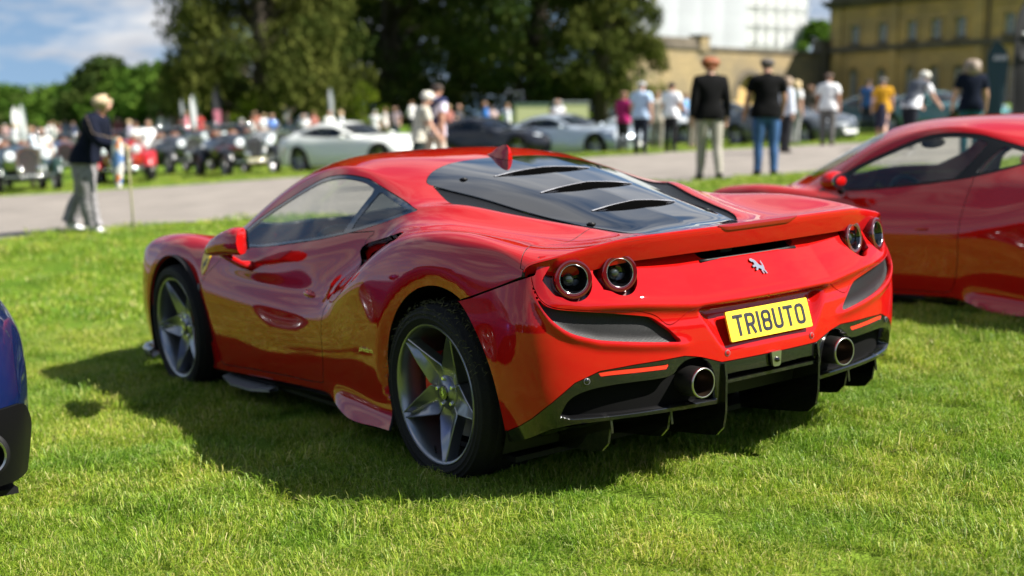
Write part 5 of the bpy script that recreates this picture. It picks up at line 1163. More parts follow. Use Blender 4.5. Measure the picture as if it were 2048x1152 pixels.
def person(label, px, d, face, pose, top=(.5, .5, .5), sleeve='short', bottom='trousers', bcol=(.03, .03, .04), shoe=(.02, .02, .02), hair=(.05, .03, .02), hairs='short', skin=0, h=1.75, group=None, hat=None, bag=None, extra=None, foot=None, vest=None, xy=None):
    """face: heading in the picture, 0 = away from the camera, 90 = to the right, 180 = towards us"""
    x, y = xy if xy else away(px, d)
    yaw = YAW-R(face); base = on(x, y); k = h/1.745
    root = empty('person', Matrix.Translation(base) @ Matrix.Rotation(yaw, 4, 'Z') @ Matrix.Scale(k, 4)); tag(root, label, 'person', group)
    lev = 2 if d < 40 else 1; key = str(sorted(pose.items()))+str(lev)
    if key not in _bodies: _bodies[key] = body_mesh(pose, lev)
    V, F, Nn, bone, frac, J, hp = _bodies[key]
    zmin = V[:, 2].min(); V = V-np.array([0, 0, zmin]); up_ = Vector((0, 0, -zmin))
    sk = SKIN[skin]
    mesh('body', V, F, sk, root)
    b = bone
    isin = lambda s_: np.array([q in s_ for q in b])
    arms = {'ell', 'elr'}; fore = {'wrl', 'wrr'}
    ks = isin(TORSO)
    if sleeve == 'short': ks |= np.array([q in arms and f < .62 for q, f in zip(b, frac)])
    elif sleeve == 'long': ks |= isin(arms) | np.array([q in fore and f < .93 for q, f in zip(b, frac)])
    else: ks |= np.array([q in arms and f < .12 for q, f in zip(b, frac)])
    arm = np.array([q[:-1] in ('el', 'wr', 'palm', 'k0', 'k1', 'k2', 'k3', 'f0', 'f1', 'f2', 'f3', 't0', 't1') for q in b]); hdv = isin({'jaw', 'head', 'crown', 'nose', 'earl', 'earr', 'neck1'}); lowl = isin({'knl', 'knr', 'cal', 'car', 'anl', 'anr', 'hel', 'her', 'bal', 'bar', 'tol', 'tor'})
    zz_ = V[:, 2]+zmin; ks |= ~arm & ~hdv & ~lowl & (zz_ > .76)
    ks |= np.array([q == 'neck1' and f < .35 for q, f in zip(b, frac)])
    jk = mesh({'short': 'shirt', 'long': 'jacket'}.get(sleeve, 'vest'), *hang(*shell(V, F, Nn, ks, .024), .86-zmin, sleeve), cm(top), root)
    if vest:
        kv = isin({'belly', 'waist', 'chest', 'shl', 'shr'}); kv |= (zz_ > .95) & ~arm & ~hdv & (zz_ < 1.42); mesh('waistcoat', *shell(V, F, Nn, kv, .036), cm(vest), root)
    legs = {'hipl', 'hipr', 'thl', 'thr', 'knl', 'knr', 'cal', 'car', 'anl', 'anr', 'pelvis'}
    if bottom == 'trousers':
        kl = isin(legs) | (~arm & ~isin({'hel', 'her', 'bal', 'bar', 'tol', 'tor'}) & (zz_ < 1.0)); mesh('trousers', *shell(V, F, Nn, kl, .018), cm(bcol), root)
    elif bottom == 'wide':
        kl = isin(legs) | (~arm & ~isin({'hel', 'her', 'bal', 'bar', 'tol', 'tor'}) & (zz_ < 1.0)); vv, ff = shell(V, F, Nn, kl, .02); fl = np.clip((.95-vv[:, 2]-zmin)/.8, 0, 1)
        for nm in (1, -1):
            a_, h_ = J['an'+('l' if nm > 0 else 'r')], J['hip'+('l' if nm > 0 else 'r')]; kk = (vv[:, 1]*nm > 0); t_ = np.clip((h_.z-zmin-vv[:, 2])/(h_.z-a_.z), 0, 1.1); k__ = J['kn'+('l' if nm > 0 else 'r')]; u_ = np.clip((h_.z-zmin-vv[:, 2])/(h_.z-k__.z), 0, 1); w__ = np.clip((k__.z-zmin-vv[:, 2])/(k__.z-a_.z), 0, 1); cx = h_.x+(k__.x-h_.x)*u_+(a_.x-k__.x)*w__; cy = h_.y+(a_.y-h_.y)*t_
            k_ = 1+.85*np.clip(t_-.1, 0, 1)**.8; vv[kk, 0] = (cx+(vv[:, 0]-cx)*k_)[kk]; vv[kk, 1] = (cy+(vv[:, 1]-cy)*k_)[kk]
        mesh('wide_trousers', vv, ff, mat('trouser_print', (.20, .19, .20), .9, noise=(.8, 45)), root)
    elif bottom == 'shorts':
        kl = isin({'hipl', 'hipr', 'thl', 'thr', 'pelvis', 'knl', 'knr'}); mesh('shorts', *shell(V, F, Nn, kl, .022), cm(bcol), root)
    else:                                               # skirt: a pleated cone from the waist, following the stride
        n = 40; m = MB(); ca = (J['anl']+J['anr'])/2; lv = [(.0, .160, .15), (.12, .19, .18), (.5, .195, .18), (.80, .225, .19), (1.0, .25, .195)]; zt = 1.06-zmin; zb = (.17 if bottom == 'long_skirt' else .42)-zmin
        for t, rx, ry in lv:
            for q in range(n):
                a = 2*math.pi*q/n; w_ = 1+.07*t*math.sin(q*2.6+1.3*math.sin(q)); m.V.append((rx*w_*math.cos(a)+ca.x*t*.5+.02, ry*w_*math.sin(a), zt+(zb-zt)*t+.012*t*math.sin(q*1.7)))
        for i in range(len(lv)-1):
            for q in range(n): m.F.append((i*n+q, i*n+(q+1) % n, (i+1)*n+(q+1) % n, (i+1)*n+q))
        m.obj('skirt', mat('skirt_print', (.22, .21, .22), .9, noise=(.8, 55)) if extra == 'print' else cm(bcol), root)
    kf = isin({'hel', 'her', 'bal', 'bar', 'tol', 'tor'}) | np.array([q in ('anl', 'anr') and f > .85 for q, f in zip(b, frac)])
    for s_, nm in ((1, 'l'), (-1, 'r')):
        kk = kf & np.array([q.endswith(nm) for q in b]); mesh('shoe', *shell(V, F, Nn, kk, .012), cm(shoe), root)
    # hair: cap grown from the head's own surface
    hv = isin({'head', 'crown', 'earl', 'earr', 'jaw'}); c0 = hp(0, 0, .12)+up_; loc = V-np.array(c0); ax = np.array(hp(1, 0, 0)-hp(0, 0, 0)); az = np.array(hp(0, 0, 1)-hp(0, 0, 0)); fx = loc @ ax; fz = loc @ az
    if hairs != 'bald':
        low = {'short': -.035, 'bob': -.11, 'long': -.12, 'curly': -.06}[hairs]; kh = hv & (((fx < (.062 if hairs == 'bob' else .035)) & (fz > low-.055*np.clip((.02-fx)/.05, 0, 1))) | (fz > .048))
        vv, ff = shell(V, F, Nn, kh, {'short': .010, 'bob': .042, 'long': .024, 'curly': .034}[hairs])
        if len(ff):
            if hairs in ('curly', 'bob', 'long'): vv = vv+rng.normal(0, .004, vv.shape)
            ho = mesh('hair', vv, ff, mat('hair_%.2f_%.2f' % hair[:2], hair, .6, noise=(.35, 60)), root)
            if hairs in ('bob', 'long'):
                ln = .10 if hairs == 'bob' else .26; m = MB(); cc = Vector(c0)
                for q in range(15):
                    a = R((58 if hairs == 'bob' else 75)+(244 if hairs == 'bob' else 210)*q/14); p0 = cc+Vector((.088*math.cos(a), .098*math.sin(a), .02)); m.tube([p0, p0+Vector((.012*math.cos(a), .018*math.sin(a), -ln*.5)), p0+Vector((-.005*math.cos(a), .008*math.sin(a), -ln))], [.040, .040, .018], 6)
                m.obj('hair_lengths', mat('hair_%.2f_%.2f' % hair[:2], hair, .6), ho)
    e_ = MB()
    for s_ in (1, -1): e_.ball(hp(.086, s_*.034, .092)+up_, .012, 8, 6)
    e_.obj('eyes', mat('eye_dark', (.05, .04, .035), .2), root); ml = MB().ball(hp(.088, 0, .022)+up_, (.010, .024, .006), 8, 5); ml.obj('mouth', mat('lip', (.35, .12, .10), .5), root)
    if hat:
        M_ = Matrix.Translation(hp(0, 0, .125)+up_); hm = MB().lathe([(.118, -.015), (.121, .02), (.108, .065), (.07, .095), (0, .105)], 20, M_); hm.lathe([(.118, -.016), (.17 if hat[3] else .121, -.02)], 20, M_); hm.obj('hat', cm(hat[:3]), root)
    return root, J, up_, hp
STAND = {'arml': (.05, .06, .25), 'armr': (-.05, .06, .2)}
WALK = {'stride': .32, 'arml': (-.3, .05, .25), 'armr': (.3, .05, .35)}
WALK2 = {'stride': -.30, 'arml': (.28, .05, .35), 'armr': (-.28, .05, .3)}
FOLD = {'arml': (.25, .1, 1.5, .5), 'armr': (.25, .1, 1.5, .5)}
LOOK = {'lean': .62, 'head': .15, 'arml': (.55, .05, .25), 'armr': (.5, .05, .3), 'stride': .08}
# the woman with the stick, walking to the right
def walking_woman():
    pose = {'lean': .40, 'head': -.12, 'stride': -.19, 'wide': 1.36, 'arml': (.1, .05, .35), 'armr': (.42, .05, .95)}
    root, J, up_, hp = person('grey-bobbed woman in navy jacket and loose patterned trousers walking with a cane', 185, 15.1, 92, pose, (.006, .008, .018), 'long', 'wide', (.2, .2, .2), (.75, .75, .78), (.42, .33, .20), 'bob', 0, 1.58, extra='print')
    hd = J['palmr']+up_
    MB().tube([(hd.x-.10, hd.y-.03, hd.z+.02), (hd.x+.01, hd.y-.03, hd.z+.035), (hd.x+.05, hd.y-.03, hd.z), (hd.x+.09, hd.y-.03, .02)], .012, 8).obj('walking_stick', mat('pale_wood', (.42, .38, .22), .5), root)
    sh = J['shr']+up_; ch = J['palmr']+up_
    MB().tube([(sh.x-.03, sh.y-.05, sh.z+.07), (sh.x+.07, sh.y-.11, sh.z-.15), (ch.x-.06, ch.y-.10, ch.z+.10)], .007, 6).obj('bag_strap', mat('chain_brass', (.16, .12, .09), .5, metal=.6), root)
    m = MB(); bx, by, bz = ch.x-.05, ch.y-.11, ch.z-.02
    for q, (w_, z_) in enumerate(((.05, .14), (.075, .0), (.07, -.18), (.05, -.34), (.035, -.46))):
        for a in range(12): t = 2*math.pi*a/12; m.V.append((bx+w_*math.cos(t)*(1+.15*math.sin(3*t)), by+.03*math.sin(t), bz+z_))
    for i in range(4):
        for a in range(12): m.F.append((i*12+a, i*12+(a+1) % 12, (i+1)*12+(a+1) % 12, (i+1)*12+a))
    sc_ = bpy.data.materials.new('printed_scarf'); sc_.use_nodes = True; t = sc_.node_tree; vz = t.nodes.new('ShaderNodeTexVoronoi'); vz.inputs['Scale'].default_value = 14; tcx = t.nodes.new('ShaderNodeTexCoord'); t.links.new(tcx.outputs['Object'], vz.inputs['Vector'])
    hsv = t.nodes.new('ShaderNodeValToRGB'); hsv.color_ramp.interpolation = 'CONSTANT'; hsv.color_ramp.elements[0].color = (.55, .52, .48, 1); hsv.color_ramp.elements[1].position = .35; hsv.color_ramp.elements[1].color = (.10, .20, .42, 1); e = hsv.color_ramp.elements.new(.6); e.color = (.6, .2, .05, 1); e = hsv.color_ramp.elements.new(.8); e.color = (.5, .5, .5, 1)
    sp_ = t.nodes.new('ShaderNodeSeparateColor'); t.links.new(vz.outputs['Color'], sp_.inputs[0]); t.links.new(sp_.outputs[0], hsv.inputs[0]); t.links.new(hsv.outputs[0], t.nodes['Principled BSDF'].inputs['Base Color']); m.obj('scarf', sc_, root)
walking_woman()
PG = 'visitors among the parked cars'
person('red-haired person in black jacket and cream trousers standing on the road', 1425, 19.9, -8, {'arml': (-.05, .05, .2), 'armr': (-.08, .05, .2), 'stride': .14, 'wide': 1.02}, (.0045, .0045, .005), 'long', 'trousers', (.30, .28, .24), (.03, .03, .03), (.22, .06, .015), 'curly', 0, 1.80)
person('broad man in black T-shirt and blue jeans standing on the road', 1537, 20.5, -5, {'arml': (.12, .12, .35), 'armr': (.15, .12, .45), 'wide': 1.15, 'stride': .04}, (.004, .004, .0045), 'short', 'trousers', (.045, .10, .22), (.03, .025, .025), (.06, .05, .045), 'short', 1, 1.78)
person('man in untucked white shirt and grey trousers beside the dark grey coupe', 1661, 33, 25, dict(STAND, wide=1.1), (.78, .79, .80), 'short', 'trousers', (.13, .125, .12), (.05, .03, .02), (.12, .08, .06), 'short', 1, 1.76)
person('woman in mustard top and dark skirt walking beyond the road', 1768, 34, 20, dict(WALK, wide=1.05), (.52, .27, .02), 'short', 'skirt', (.03, .03, .05), (.5, .5, .5), (.16, .15, .14), 'short', 0, 1.66)
person('white-haired man in grey waistcoat bending down beyond the road', 1822, 29, 60, dict(LOOK, wide=1.12), (.72, .73, .76), 'short', 'trousers', (.02, .022, .03), (.02, .02, .02), (.72, .70, .62), 'curly', 0, 1.78, vest=(.10, .11, .13))
person('long-haired woman in navy T-shirt and dark trousers behind the second red car', 1940, 23, 10, {'arml': (.2, .15, .5), 'armr': (.15, .12, .35), 'wide': 1.0}, (.006, .009, .02), 'short', 'trousers', (.02, .09, .11), (.05, .05, .05), (.22, .17, .13), 'long', 0, 1.72)
person('grey-haired man in light blue shirt by the silver coupe', 1293, 33, 30, dict(STAND, wide=1.1), (.42, .55, .72), 'short', 'trousers', (.015, .018, .028), (.02, .02, .02), (.45, .44, .43), 'short', 0, 1.77)
person('dark-haired person in white T-shirt and black trousers by the silver coupe', 1352, 33.5, 35, {'arml': (.1, .1, .5), 'armr': (.2, .1, .9)}, (.78, .78, .80), 'short', 'trousers', (.02, .02, .022), (.03, .03, .03), (.03, .02, .018), 'short', 1, 1.72)
person('person in magenta and black standing left of the blue-shirted man', 1258, 37, 40, FOLD, (.35, .02, .12), 'long', 'trousers', (.02, .02, .02), (.02, .02, .02), (.25, .14, .09), 'short', 1, 1.70)
person('person in cream clothes half hidden between the two men', 1325, 38, 20, STAND, (.55, .48, .40), 'long', 'trousers', (.2, .18, .15), hair=(.3, .2, .12), h=1.72)
person('person in pale cap and beige waistcoat walking close beside a taller man', 851, 24, 70, dict(WALK, lean=.20, head=.2), (.50, .48, .40), 'short', 'trousers', (.02, .03, .03), (.05, .05, .05), (.5, .48, .45), 'short', 0, 1.70, hat=(.62, .60, .52, 0), vest=(.48, .46, .38))
person('tall dark-haired man in pale lilac shirt and navy waistcoat on the road', 882, 24.3, 40, dict(WALK2, lean=.08, head=.15), (.60, .56, .68), 'short', 'trousers', (.52, .45, .38), (.06, .04, .03), (.06, .04, .03), 'short', 1, 1.86, vest=(.03, .035, .09))
person('person in pale blue with white sleeve just right of the black T-shirt man', 1578, 30, 70, STAND, (.60, .64, .72), 'long', 'trousers', (.03, .03, .035), hair=(.3, .22, .15), hairs='long', h=1.68)
person('fair-haired person in white seen past the black T-shirt man', 1597, 36, 60, STAND, (.72, .72, .72), 'short', 'trousers', (.3, .3, .3), hair=(.55, .42, .22), hairs='long', h=1.70)
person('brown-haired person standing far off left of the white-shirted man', 1625, 44, 40, FOLD, (.10, .08, .07), 'long', 'trousers', (.05, .05, .05), hair=(.12, .06, .03), hairs='long', h=1.70)
person('person with blue rucksack left of the woman in the mustard top', 1740, 44, 30, STAND, (.05, .12, .30), 'short', 'trousers', (.04, .04, .05), hair=(.08, .05, .04), h=1.75)
# the crowd further off
CG = 'distant visitors on the field'
crowd = [  # px, depth, top, label
 (15, 44, (.75, .76, .78), 'distant man in white shirt at the far left edge'), (88, 36, (.62, .68, .76), 'person in pale shirt leaning by the green vintage tourer'), (110, 40, (.66, .64, .60), 'person in cream top right of the pale-shirted one by the green tourer'),
 (300, 50, (.74, .74, .74), 'man in white shirt behind the bonnet of the red tourer'), (320, 44, (.78, .78, .78), 'man in bright white shirt seated high behind the red tourer'), (285, 60, (.45, .40, .50), 'person in lilac far behind the red tourer'),
 (505, 48, (.02, .022, .03), 'person in black behind the bonnet of the black tourer'), (526, 60, (.66, .66, .66), 'person in white right of the one in black'), (535, 66, (.50, .20, .14), 'person in rust red far behind the black tourer'), (552, 62, (.70, .70, .74), 'person in pale grey near the blue-shirted one'), (566, 56, (.05, .15, .45), 'person in bright blue near the white coupe'),
 (400, 70, (.55, .22, .26), 'person in pink beside the white flag'), (425, 72, (.55, .06, .06), 'person in red right of the white flag'), (455, 64, (.70, .68, .66), 'person in cream near the tall dark flag'), (630, 58, (.74, .72, .74), 'person in white above the tail of the white coupe'), (650, 60, (.30, .12, .10), 'person in brown above the white coupe'), (680, 55, (.62, .62, .60), 'person in grey-white above the white coupe roof'), (702, 54, (.68, .70, .74), 'person in pale blue right of the grey-white one above the white coupe'),
 (770, 60, (.72, .72, .72), 'person in white far behind the nose of the white coupe'), (790, 64, (.66, .60, .58), 'person in beige far behind the white coupe nose'), (810, 62, (.25, .20, .22), 'person in plum left of the couple on the road'),
 (915, 48, (.30, .12, .10), 'person in russet right of the couple on the road'), (935, 50, (.05, .05, .055), 'red-faced person in black right of the couple on the road'), (990, 52, (.04, .18, .50), 'person in vivid blue behind the black coupe'), (1000, 55, (.60, .45, .42), 'person in salmon beside the vivid blue one'), (1030, 54, (.72, .73, .74), 'person in white behind the roof of the black coupe'), (1130, 50, (.62, .62, .66), 'person in pale hat and grey behind the silver coupe'), (1383, 46, (.20, .42, .70), 'person in sky blue right of the white T-shirted one'), (1395, 40, (.72, .70, .70), 'small person in white left of the black-jacketed one'),
 (60, 66, (.5, .5, .52), 'distant person in grey left of the tall white flag'), (40, 74, (.55, .35, .35), 'distant person in dusty pink at far left'), (135, 70, (.62, .62, .6), 'distant person in off-white behind the walking woman'), (160, 78, (.2, .22, .3), 'distant person in slate blue behind the walking woman'), (240, 72, (.66, .62, .60), 'distant person in cream right of the walking woman'), (262, 80, (.3, .1, .1), 'distant person in dark red right of the walking woman'), (350, 76, (.6, .6, .64), 'distant person in pale grey above the dark grey tourer'), (372, 80, (.35, .3, .28), 'distant person in brown above the dark grey tourer'), (480, 76, (.5, .3, .3), 'distant person in rose by the dark flag'), (595, 74, (.3, .3, .34), 'distant person in charcoal behind the silver vintage car'), (845, 70, (.62, .6, .6), 'distant person in off-white behind the couple'),
]
poses = [STAND, FOLD, dict(WALK), dict(STAND, lean=.12), dict(WALK2)]
for i, (px, d, col, lab) in enumerate(crowd):
    person(lab, px, d, [10, 70, 180, -60, 130, -100][i % 6], poses[i % 5], col, ('short', 'long')[i % 2], ('trousers', 'trousers', 'shorts')[i % 3], [(.03, .03, .04), (.2, .18, .15), (.06, .08, .14)][i % 3], hair=[(.05, .03, .02), (.35, .25, .14), (.4, .39, .38), (.14, .07, .03)][i % 4], hairs=('short', 'short', 'long')[i % 3], skin=i % 2, h=1.64+.03*(i % 6), group=CG)

for i in range(20):                                     # too small and blurred to tell apart
    person('tiny blurred visitor in the distant crowd beyond the vintage cars', 8+24*i+rng.uniform(-8, 8), 84+rng.uniform(-4, 14), rng.uniform(0, 360), poses[i % 5], [(.6, .6, .62), (.3, .1, .1), (.1, .12, .2), (.5, .45, .4), (.05, .05, .06)][i % 5], ('short', 'long')[i % 2], 'trousers', [(.03, .03, .04), (.2, .18, .15)][i % 2], hair=[(.05, .03, .02), (.35, .25, .14)][i % 2], h=1.68+.02*(i % 6), group='tiny visitors in the far crowd')
# ---------------------------------------------------------------- trees
def leaf_mat(name, c0, c1, trans=.25):
    m = bpy.data.materials.new(name); m.use_nodes = True; t = m.node_tree; t.nodes.clear(); N_ = t.nodes.new
    at_ = N_('ShaderNodeAttribute'); at_.attribute_name = 'tint'; r_ = N_('ShaderNodeValToRGB'); r_.color_ramp.elements[0].color = (*c0, 1); r_.color_ramp.elements[1].color = (*c1, 1); t.links.new(at_.outputs['Fac'], r_.inputs[0])
    d = N_('ShaderNodeBsdfDiffuse'); t.links.new(r_.outputs[0], d.inputs[0]); tl = N_('ShaderNodeBsdfTranslucent'); t.links.new(r_.outputs[0], tl.inputs[0]); ms = N_('ShaderNodeMixShader'); ms.inputs[0].default_value = trans
    t.links.new(d.outputs[0], ms.inputs[1]); t.links.new(tl.outputs[0], ms.inputs[2]); o = N_('ShaderNodeOutputMaterial'); t.links.new(ms.outputs[0], o.inputs[0]); return m
LEAF = {'yew': leaf_mat('dark_yew_leaf', (.032, .056, .015), (.125, .15, .034)), 'olive': leaf_mat('olive_leaf', (.040, .056, .013), (.15, .16, .038)), 'green': leaf_mat('fresh_green_leaf', (.035, .085, .012), (.12, .20, .03)), 'deep': leaf_mat('deep_green_leaf', (.030, .056, .016), (.095, .13, .03)), 'lime': leaf_mat('lime_leaf', (.07, .11, .01), (.16, .2, .02))}
BARK = mat('bark', (.07, .055, .04), .9, bump=(.8, 8))
def tree(name, label, x, y, h, r, kind, seed, clumps=60, leaves=110, leaf=.22, droop=0., base=.1, trunk=.45, group=None, flat=1., z0=0.):
    """trunk and limbs carrying many clumps of leaf faces"""
    r_ = np.random.default_rng(seed); o = empty(name, loc=on(x, y, z0)); tag(o, label, 'tree', group)
    m = MB(); top = Vector((0, 0, h*.92)); m.tube([(0, 0, -.5), (.02*h*r_.normal(), .02*h*r_.normal(), h*.35), (0, 0, h*.65), top], [trunk*1.25, trunk*.9, trunk*.5, .06], 8)
    V = []; F = []; C = []
    cs = []
    for k in range(clumps):
        u = r_.random(); z = h*(base+(1-base)*u**.85); f = (z/h-base)/(1-base); prof = math.sin(math.pi*min(1, (.12+.86*f))**.8)**.75 if not droop else (1-f)**.55*.95+.12
        a = r_.uniform(0, 2*np.pi); rad = r*prof*math.sqrt(r_.uniform(.25, 1)); c = np.array([rad*math.cos(a), rad*math.sin(a)*flat, z]); cs.append(c)
        if k % 3 == 0: m.tube([(0, 0, max(.3, z-rad*.45)), (c[0]*.5, c[1]*.5, z-rad*.12), tuple(c)], [trunk*.28, trunk*.16, .02], 5)
        cr_ = r*r_.uniform(.16, .30); tn = r_.uniform(0, .75)
        p = r_.normal(0, 1, (leaves, 3)); p /= np.linalg.norm(p, axis=1, keepdims=True); p *= (r_.random((leaves, 1))**.4)*cr_*np.array([1.15, 1.15, .75 if not droop else 1.0])
        if droop: p[:, 2] -= droop*np.hypot(p[:, 0]+c[0], p[:, 1]+c[1])*r_.uniform(.2, .5, leaves)
        p += c
        a_ = r_.normal(0, 1, (leaves, 3)); a_ /= np.linalg.norm(a_, axis=1, keepdims=True); b_ = np.cross(a_, r_.normal(0, 1, (leaves, 3))); b_ /= np.linalg.norm(b_, axis=1, keepdims=True)
        if droop: a_[:, 2] -= .9; a_ /= np.linalg.norm(a_, axis=1, keepdims=True)
        s = leaf*r_.uniform(.6, 1.4, (leaves, 1)); e = s*(1.7 if droop else 1.2)
        q = np.stack([p-a_*e*.5, p+b_*s*.32, p+a_*e*.5, p-b_*s*.32], 1); n0 = len(V); V += q.reshape(-1, 3).tolist(); F += [(n0+4*i, n0+4*i+1, n0+4*i+2, n0+4*i+3) for i in range(leaves)]; C += np.clip(tn+r_.normal(0, .15, leaves), 0, 1).tolist()
    m.obj('trunk', BARK, o)
    cr = mesh('crown', V, F, LEAF[kind], o, smooth=False); at_ = cr.data.attributes.new('tint', 'FLOAT', 'FACE'); at_.data.foreach_set('value', C)
    return o
def tr(name, label, px, d, *a, **k): x, y = away(px, d); return tree(name, label, x, y, *a, **k)
TG = 'big dark trees behind the parked cars'
tr('yew_tree', 'tall feathery olive-green tree with drooping branches at left of the dark group', 560, 78, 19, 5.6, 'olive', 1, 210, 240, .25, droop=.35, base=.10, trunk=.5, group=TG)
tr('yew_tree', 'broad dark evergreen tree in the middle of the group', 800, 88, 22, 7.5, 'yew', 2, 240, 230, .27, base=.03, trunk=.6, group=TG)
tr('yew_tree', 'big dark tree with olive edge at the right of the group', 1085, 84, 21, 6.6, 'yew', 3, 220, 230, .27, base=.03, trunk=.6, group=TG)
tr('yew_tree', 'olive-tinted tree next to the stone wall', 1215, 80, 17, 3.6, 'olive', 4, 140, 220, .25, droop=.3, base=.05, trunk=.4, group=TG)
tr('yew_tree', 'very dark tree filling the gap between the feathery and the broad tree', 680, 98, 22, 6.5, 'deep', 5, 150, 130, .42, base=.02, group=TG)
tr('yew_tree', 'very dark tree filling the gap left of the olive-edged tree', 945, 99, 22, 6.5, 'deep', 6, 150, 130, .42, base=.02, group=TG)
FG = 'far trees along the left horizon'
for i, (px, d, h, r, kd, lab) in enumerate([
 (-30, 170, 6.9, 8, 'green', 'low green tree at the left end of the far line'), (45, 172, 6.9, 8, 'green', 'green rounded tree second from the left end of the far line'), (115, 170, 5.9, 7, 'deep', 'low dark tree in the dip of the far line'), (165, 160, 6.4, 7, 'green', 'mid green tree left of the tall domed tree'),
 (245, 150, 8.7, 5.2, 'deep', 'tall dark domed tree standing above the far line'), (290, 148, 7.0, 5.5, 'green', 'green tree just right of the domed tree'), (345, 140, 7.0, 5.5, 'green', 'bright green tree left of the feathery tree'), (405, 132, 6.4, 5.5, 'green', 'green tree partly behind the feathery tree'), (455, 130, 6.2, 6, 'deep', 'dark tree behind the feathery tree')]):
    tr('broadleaf_tree', lab, px, d, h*1.02, r, kd, 30+i, 120, 90, .55, base=.0, trunk=.4, group=FG)
tr('clipped_bush', 'small lime-green clipped bush left of the white coupe roof', 535, 74, 2.4, 1.5, 'lime', 50, 40, 90, .13, base=.05, trunk=.1, group='clipped bushes under the trees')
tr('clipped_bush', 'small lime-green clipped bush right above the white coupe roof', 746, 76, 2.6, 1.5, 'lime', 51, 40, 90, .13, base=.05, trunk=.1, group='clipped bushes under the trees')
tr('clipped_bush', 'small green bush at the foot of the feathery tree', 465, 80, 2.4, 1.5, 'lime', 52, 40, 90, .13, base=.05, trunk=.1, group='clipped bushes under the trees')
tr('broadleaf_tree', 'green tree showing over the wall between scaffold and stone building', 1640, 150, 9.2, 4.0, 'green', 60, 90, 90, .4, base=.1, trunk=.4)

def added_wood():
    """belt of trees on the far side of the field, behind the photographer; the red car's tail mirrors it"""
    r_ = np.random.default_rng(77); V = []; F = []; C = []
    for k in range(34):
        ang = YAW+math.pi+R(-75+150*k/33)+r_.normal(0, .02); dd = r_.uniform(62, 74); cx, cy = CAMP[0]+dd*math.cos(ang), CAMP[1]+dd*math.sin(ang); H = r_.uniform(9, 13); rad = r_.uniform(4, 5.5)
        n = 700; p = r_.normal(0, 1, (n, 3)); p /= np.linalg.norm(p, axis=1, keepdims=True); p *= (r_.random((n, 1))**.25)*np.array([rad, rad, H/2]); p += np.array([cx, cy, H/2]); p = p @ G3.T
        a_ = r_.normal(0, 1, (n, 3)); a_ /= np.linalg.norm(a_, axis=1, keepdims=True); b_ = np.cross(a_, r_.normal(0, 1, (n, 3))); b_ /= np.linalg.norm(b_, axis=1, keepdims=True); s = r_.uniform(.5, 1.1, (n, 1))
        q = np.stack([p-a_*s, p+b_*s*.6, p+a_*s, p-b_*s*.6], 1); n0 = len(V); V += q.reshape(-1, 3).tolist(); F += [(n0+4*i, n0+4*i+1, n0+4*i+2, n0+4*i+3) for i in range(n)]; C += r_.uniform(0, .7, n).tolist()
    o = mesh('added_far_wood', V, F, LEAF['green'], smooth=False); at_ = o.data.attributes.new('tint', 'FLOAT', 'FACE'); at_.data.foreach_set('value', C); tag(o, 'unseen green tree belt added behind the viewer for reflections in the red paint', 'added_wood', kind='stuff')
added_wood()  # added out of view; keeps bright horizon sky out of the paint's reflections
# ---------------------------------------------------------------- stone wing, court wall, wrapped scaffold
def stone_mat(name, c0, c1, c2):
    m = bpy.data.materials.new(name); m.use_nodes = True; t = m.node_tree; b = t.nodes['Principled BSDF']; b.inputs['Roughness'].default_value = .9
    c = t.nodes.new('ShaderNodeTexCoord'); br = t.nodes.new('ShaderNodeTexBrick'); br.inputs['Scale'].default_value = 1.0; br.inputs['Mortar Size'].default_value = .012; br.inputs['Brick Width'].default_value = .9; br.inputs['Row Height'].default_value = .38
    br.inputs['Color1'].default_value = (*c0, 1); br.inputs['Color2'].default_value = (*c1, 1); br.inputs['Mortar'].default_value = (*[v*.6 for v in c0], 1)
    mp_ = t.nodes.new('ShaderNodeMapping'); mp_.inputs['Rotation'].default_value = (math.pi/2, 0, 0); t.links.new(c.outputs['Object'], mp_.inputs[0]); t.links.new(mp_.outputs[0], br.inputs['Vector'])
    n = t.nodes.new('ShaderNodeTexNoise'); n.inputs['Scale'].default_value = .35; n.inputs['Detail'].default_value = 8; t.links.new(c.outputs['Object'], n.inputs['Vector'])
    r = t.nodes.new('ShaderNodeValToRGB'); r.color_ramp.elements[0].position = .42; r.color_ramp.elements[1].position = .62; t.links.new(n.outputs['Fac'], r.inputs[0])
    mx_ = t.nodes.new('ShaderNodeMix'); mx_.data_type = 'RGBA'; t.links.new(r.outputs[0], mx_.inputs[0]); t.links.new(br.outputs['Color'], mx_.inputs[6]); mx_.inputs[7].default_value = (*c2, 1); t.links.new(mx_.outputs[2], b.inputs['Base Color'])
    return m
STONE = stone_mat('golden_stone', (.62, .40, .145), (.52, .35, .135), (.36, .25, .11))
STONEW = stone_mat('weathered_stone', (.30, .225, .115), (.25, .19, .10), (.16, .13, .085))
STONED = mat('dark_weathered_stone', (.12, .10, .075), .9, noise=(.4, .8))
SASH = mat('white_sash', (.6, .6, .58), .5); PANE = mat('old_pane', (.03, .035, .045), .06, coat=1.)
def frame_from(pxa, da, pxb, db):
    A = on(*away(pxa, da)); Bv = on(*away(pxb, db)); e = Vector((Bv.x-A.x, Bv.y-A.y, 0)); L_ = e.length; e.normalize(); out = Vector((e.y, -e.x, 0))
    c = Vector((cp[0], cp[1], 0)); 
    if (c-A).dot(out) < 0: out = -out
    M = Matrix(((e.x, -out.x, 0, A.x), (e.y, -out.y, 0, A.y), (0, 0, 1, A.z), (0, 0, 0, 1))); return M, L_
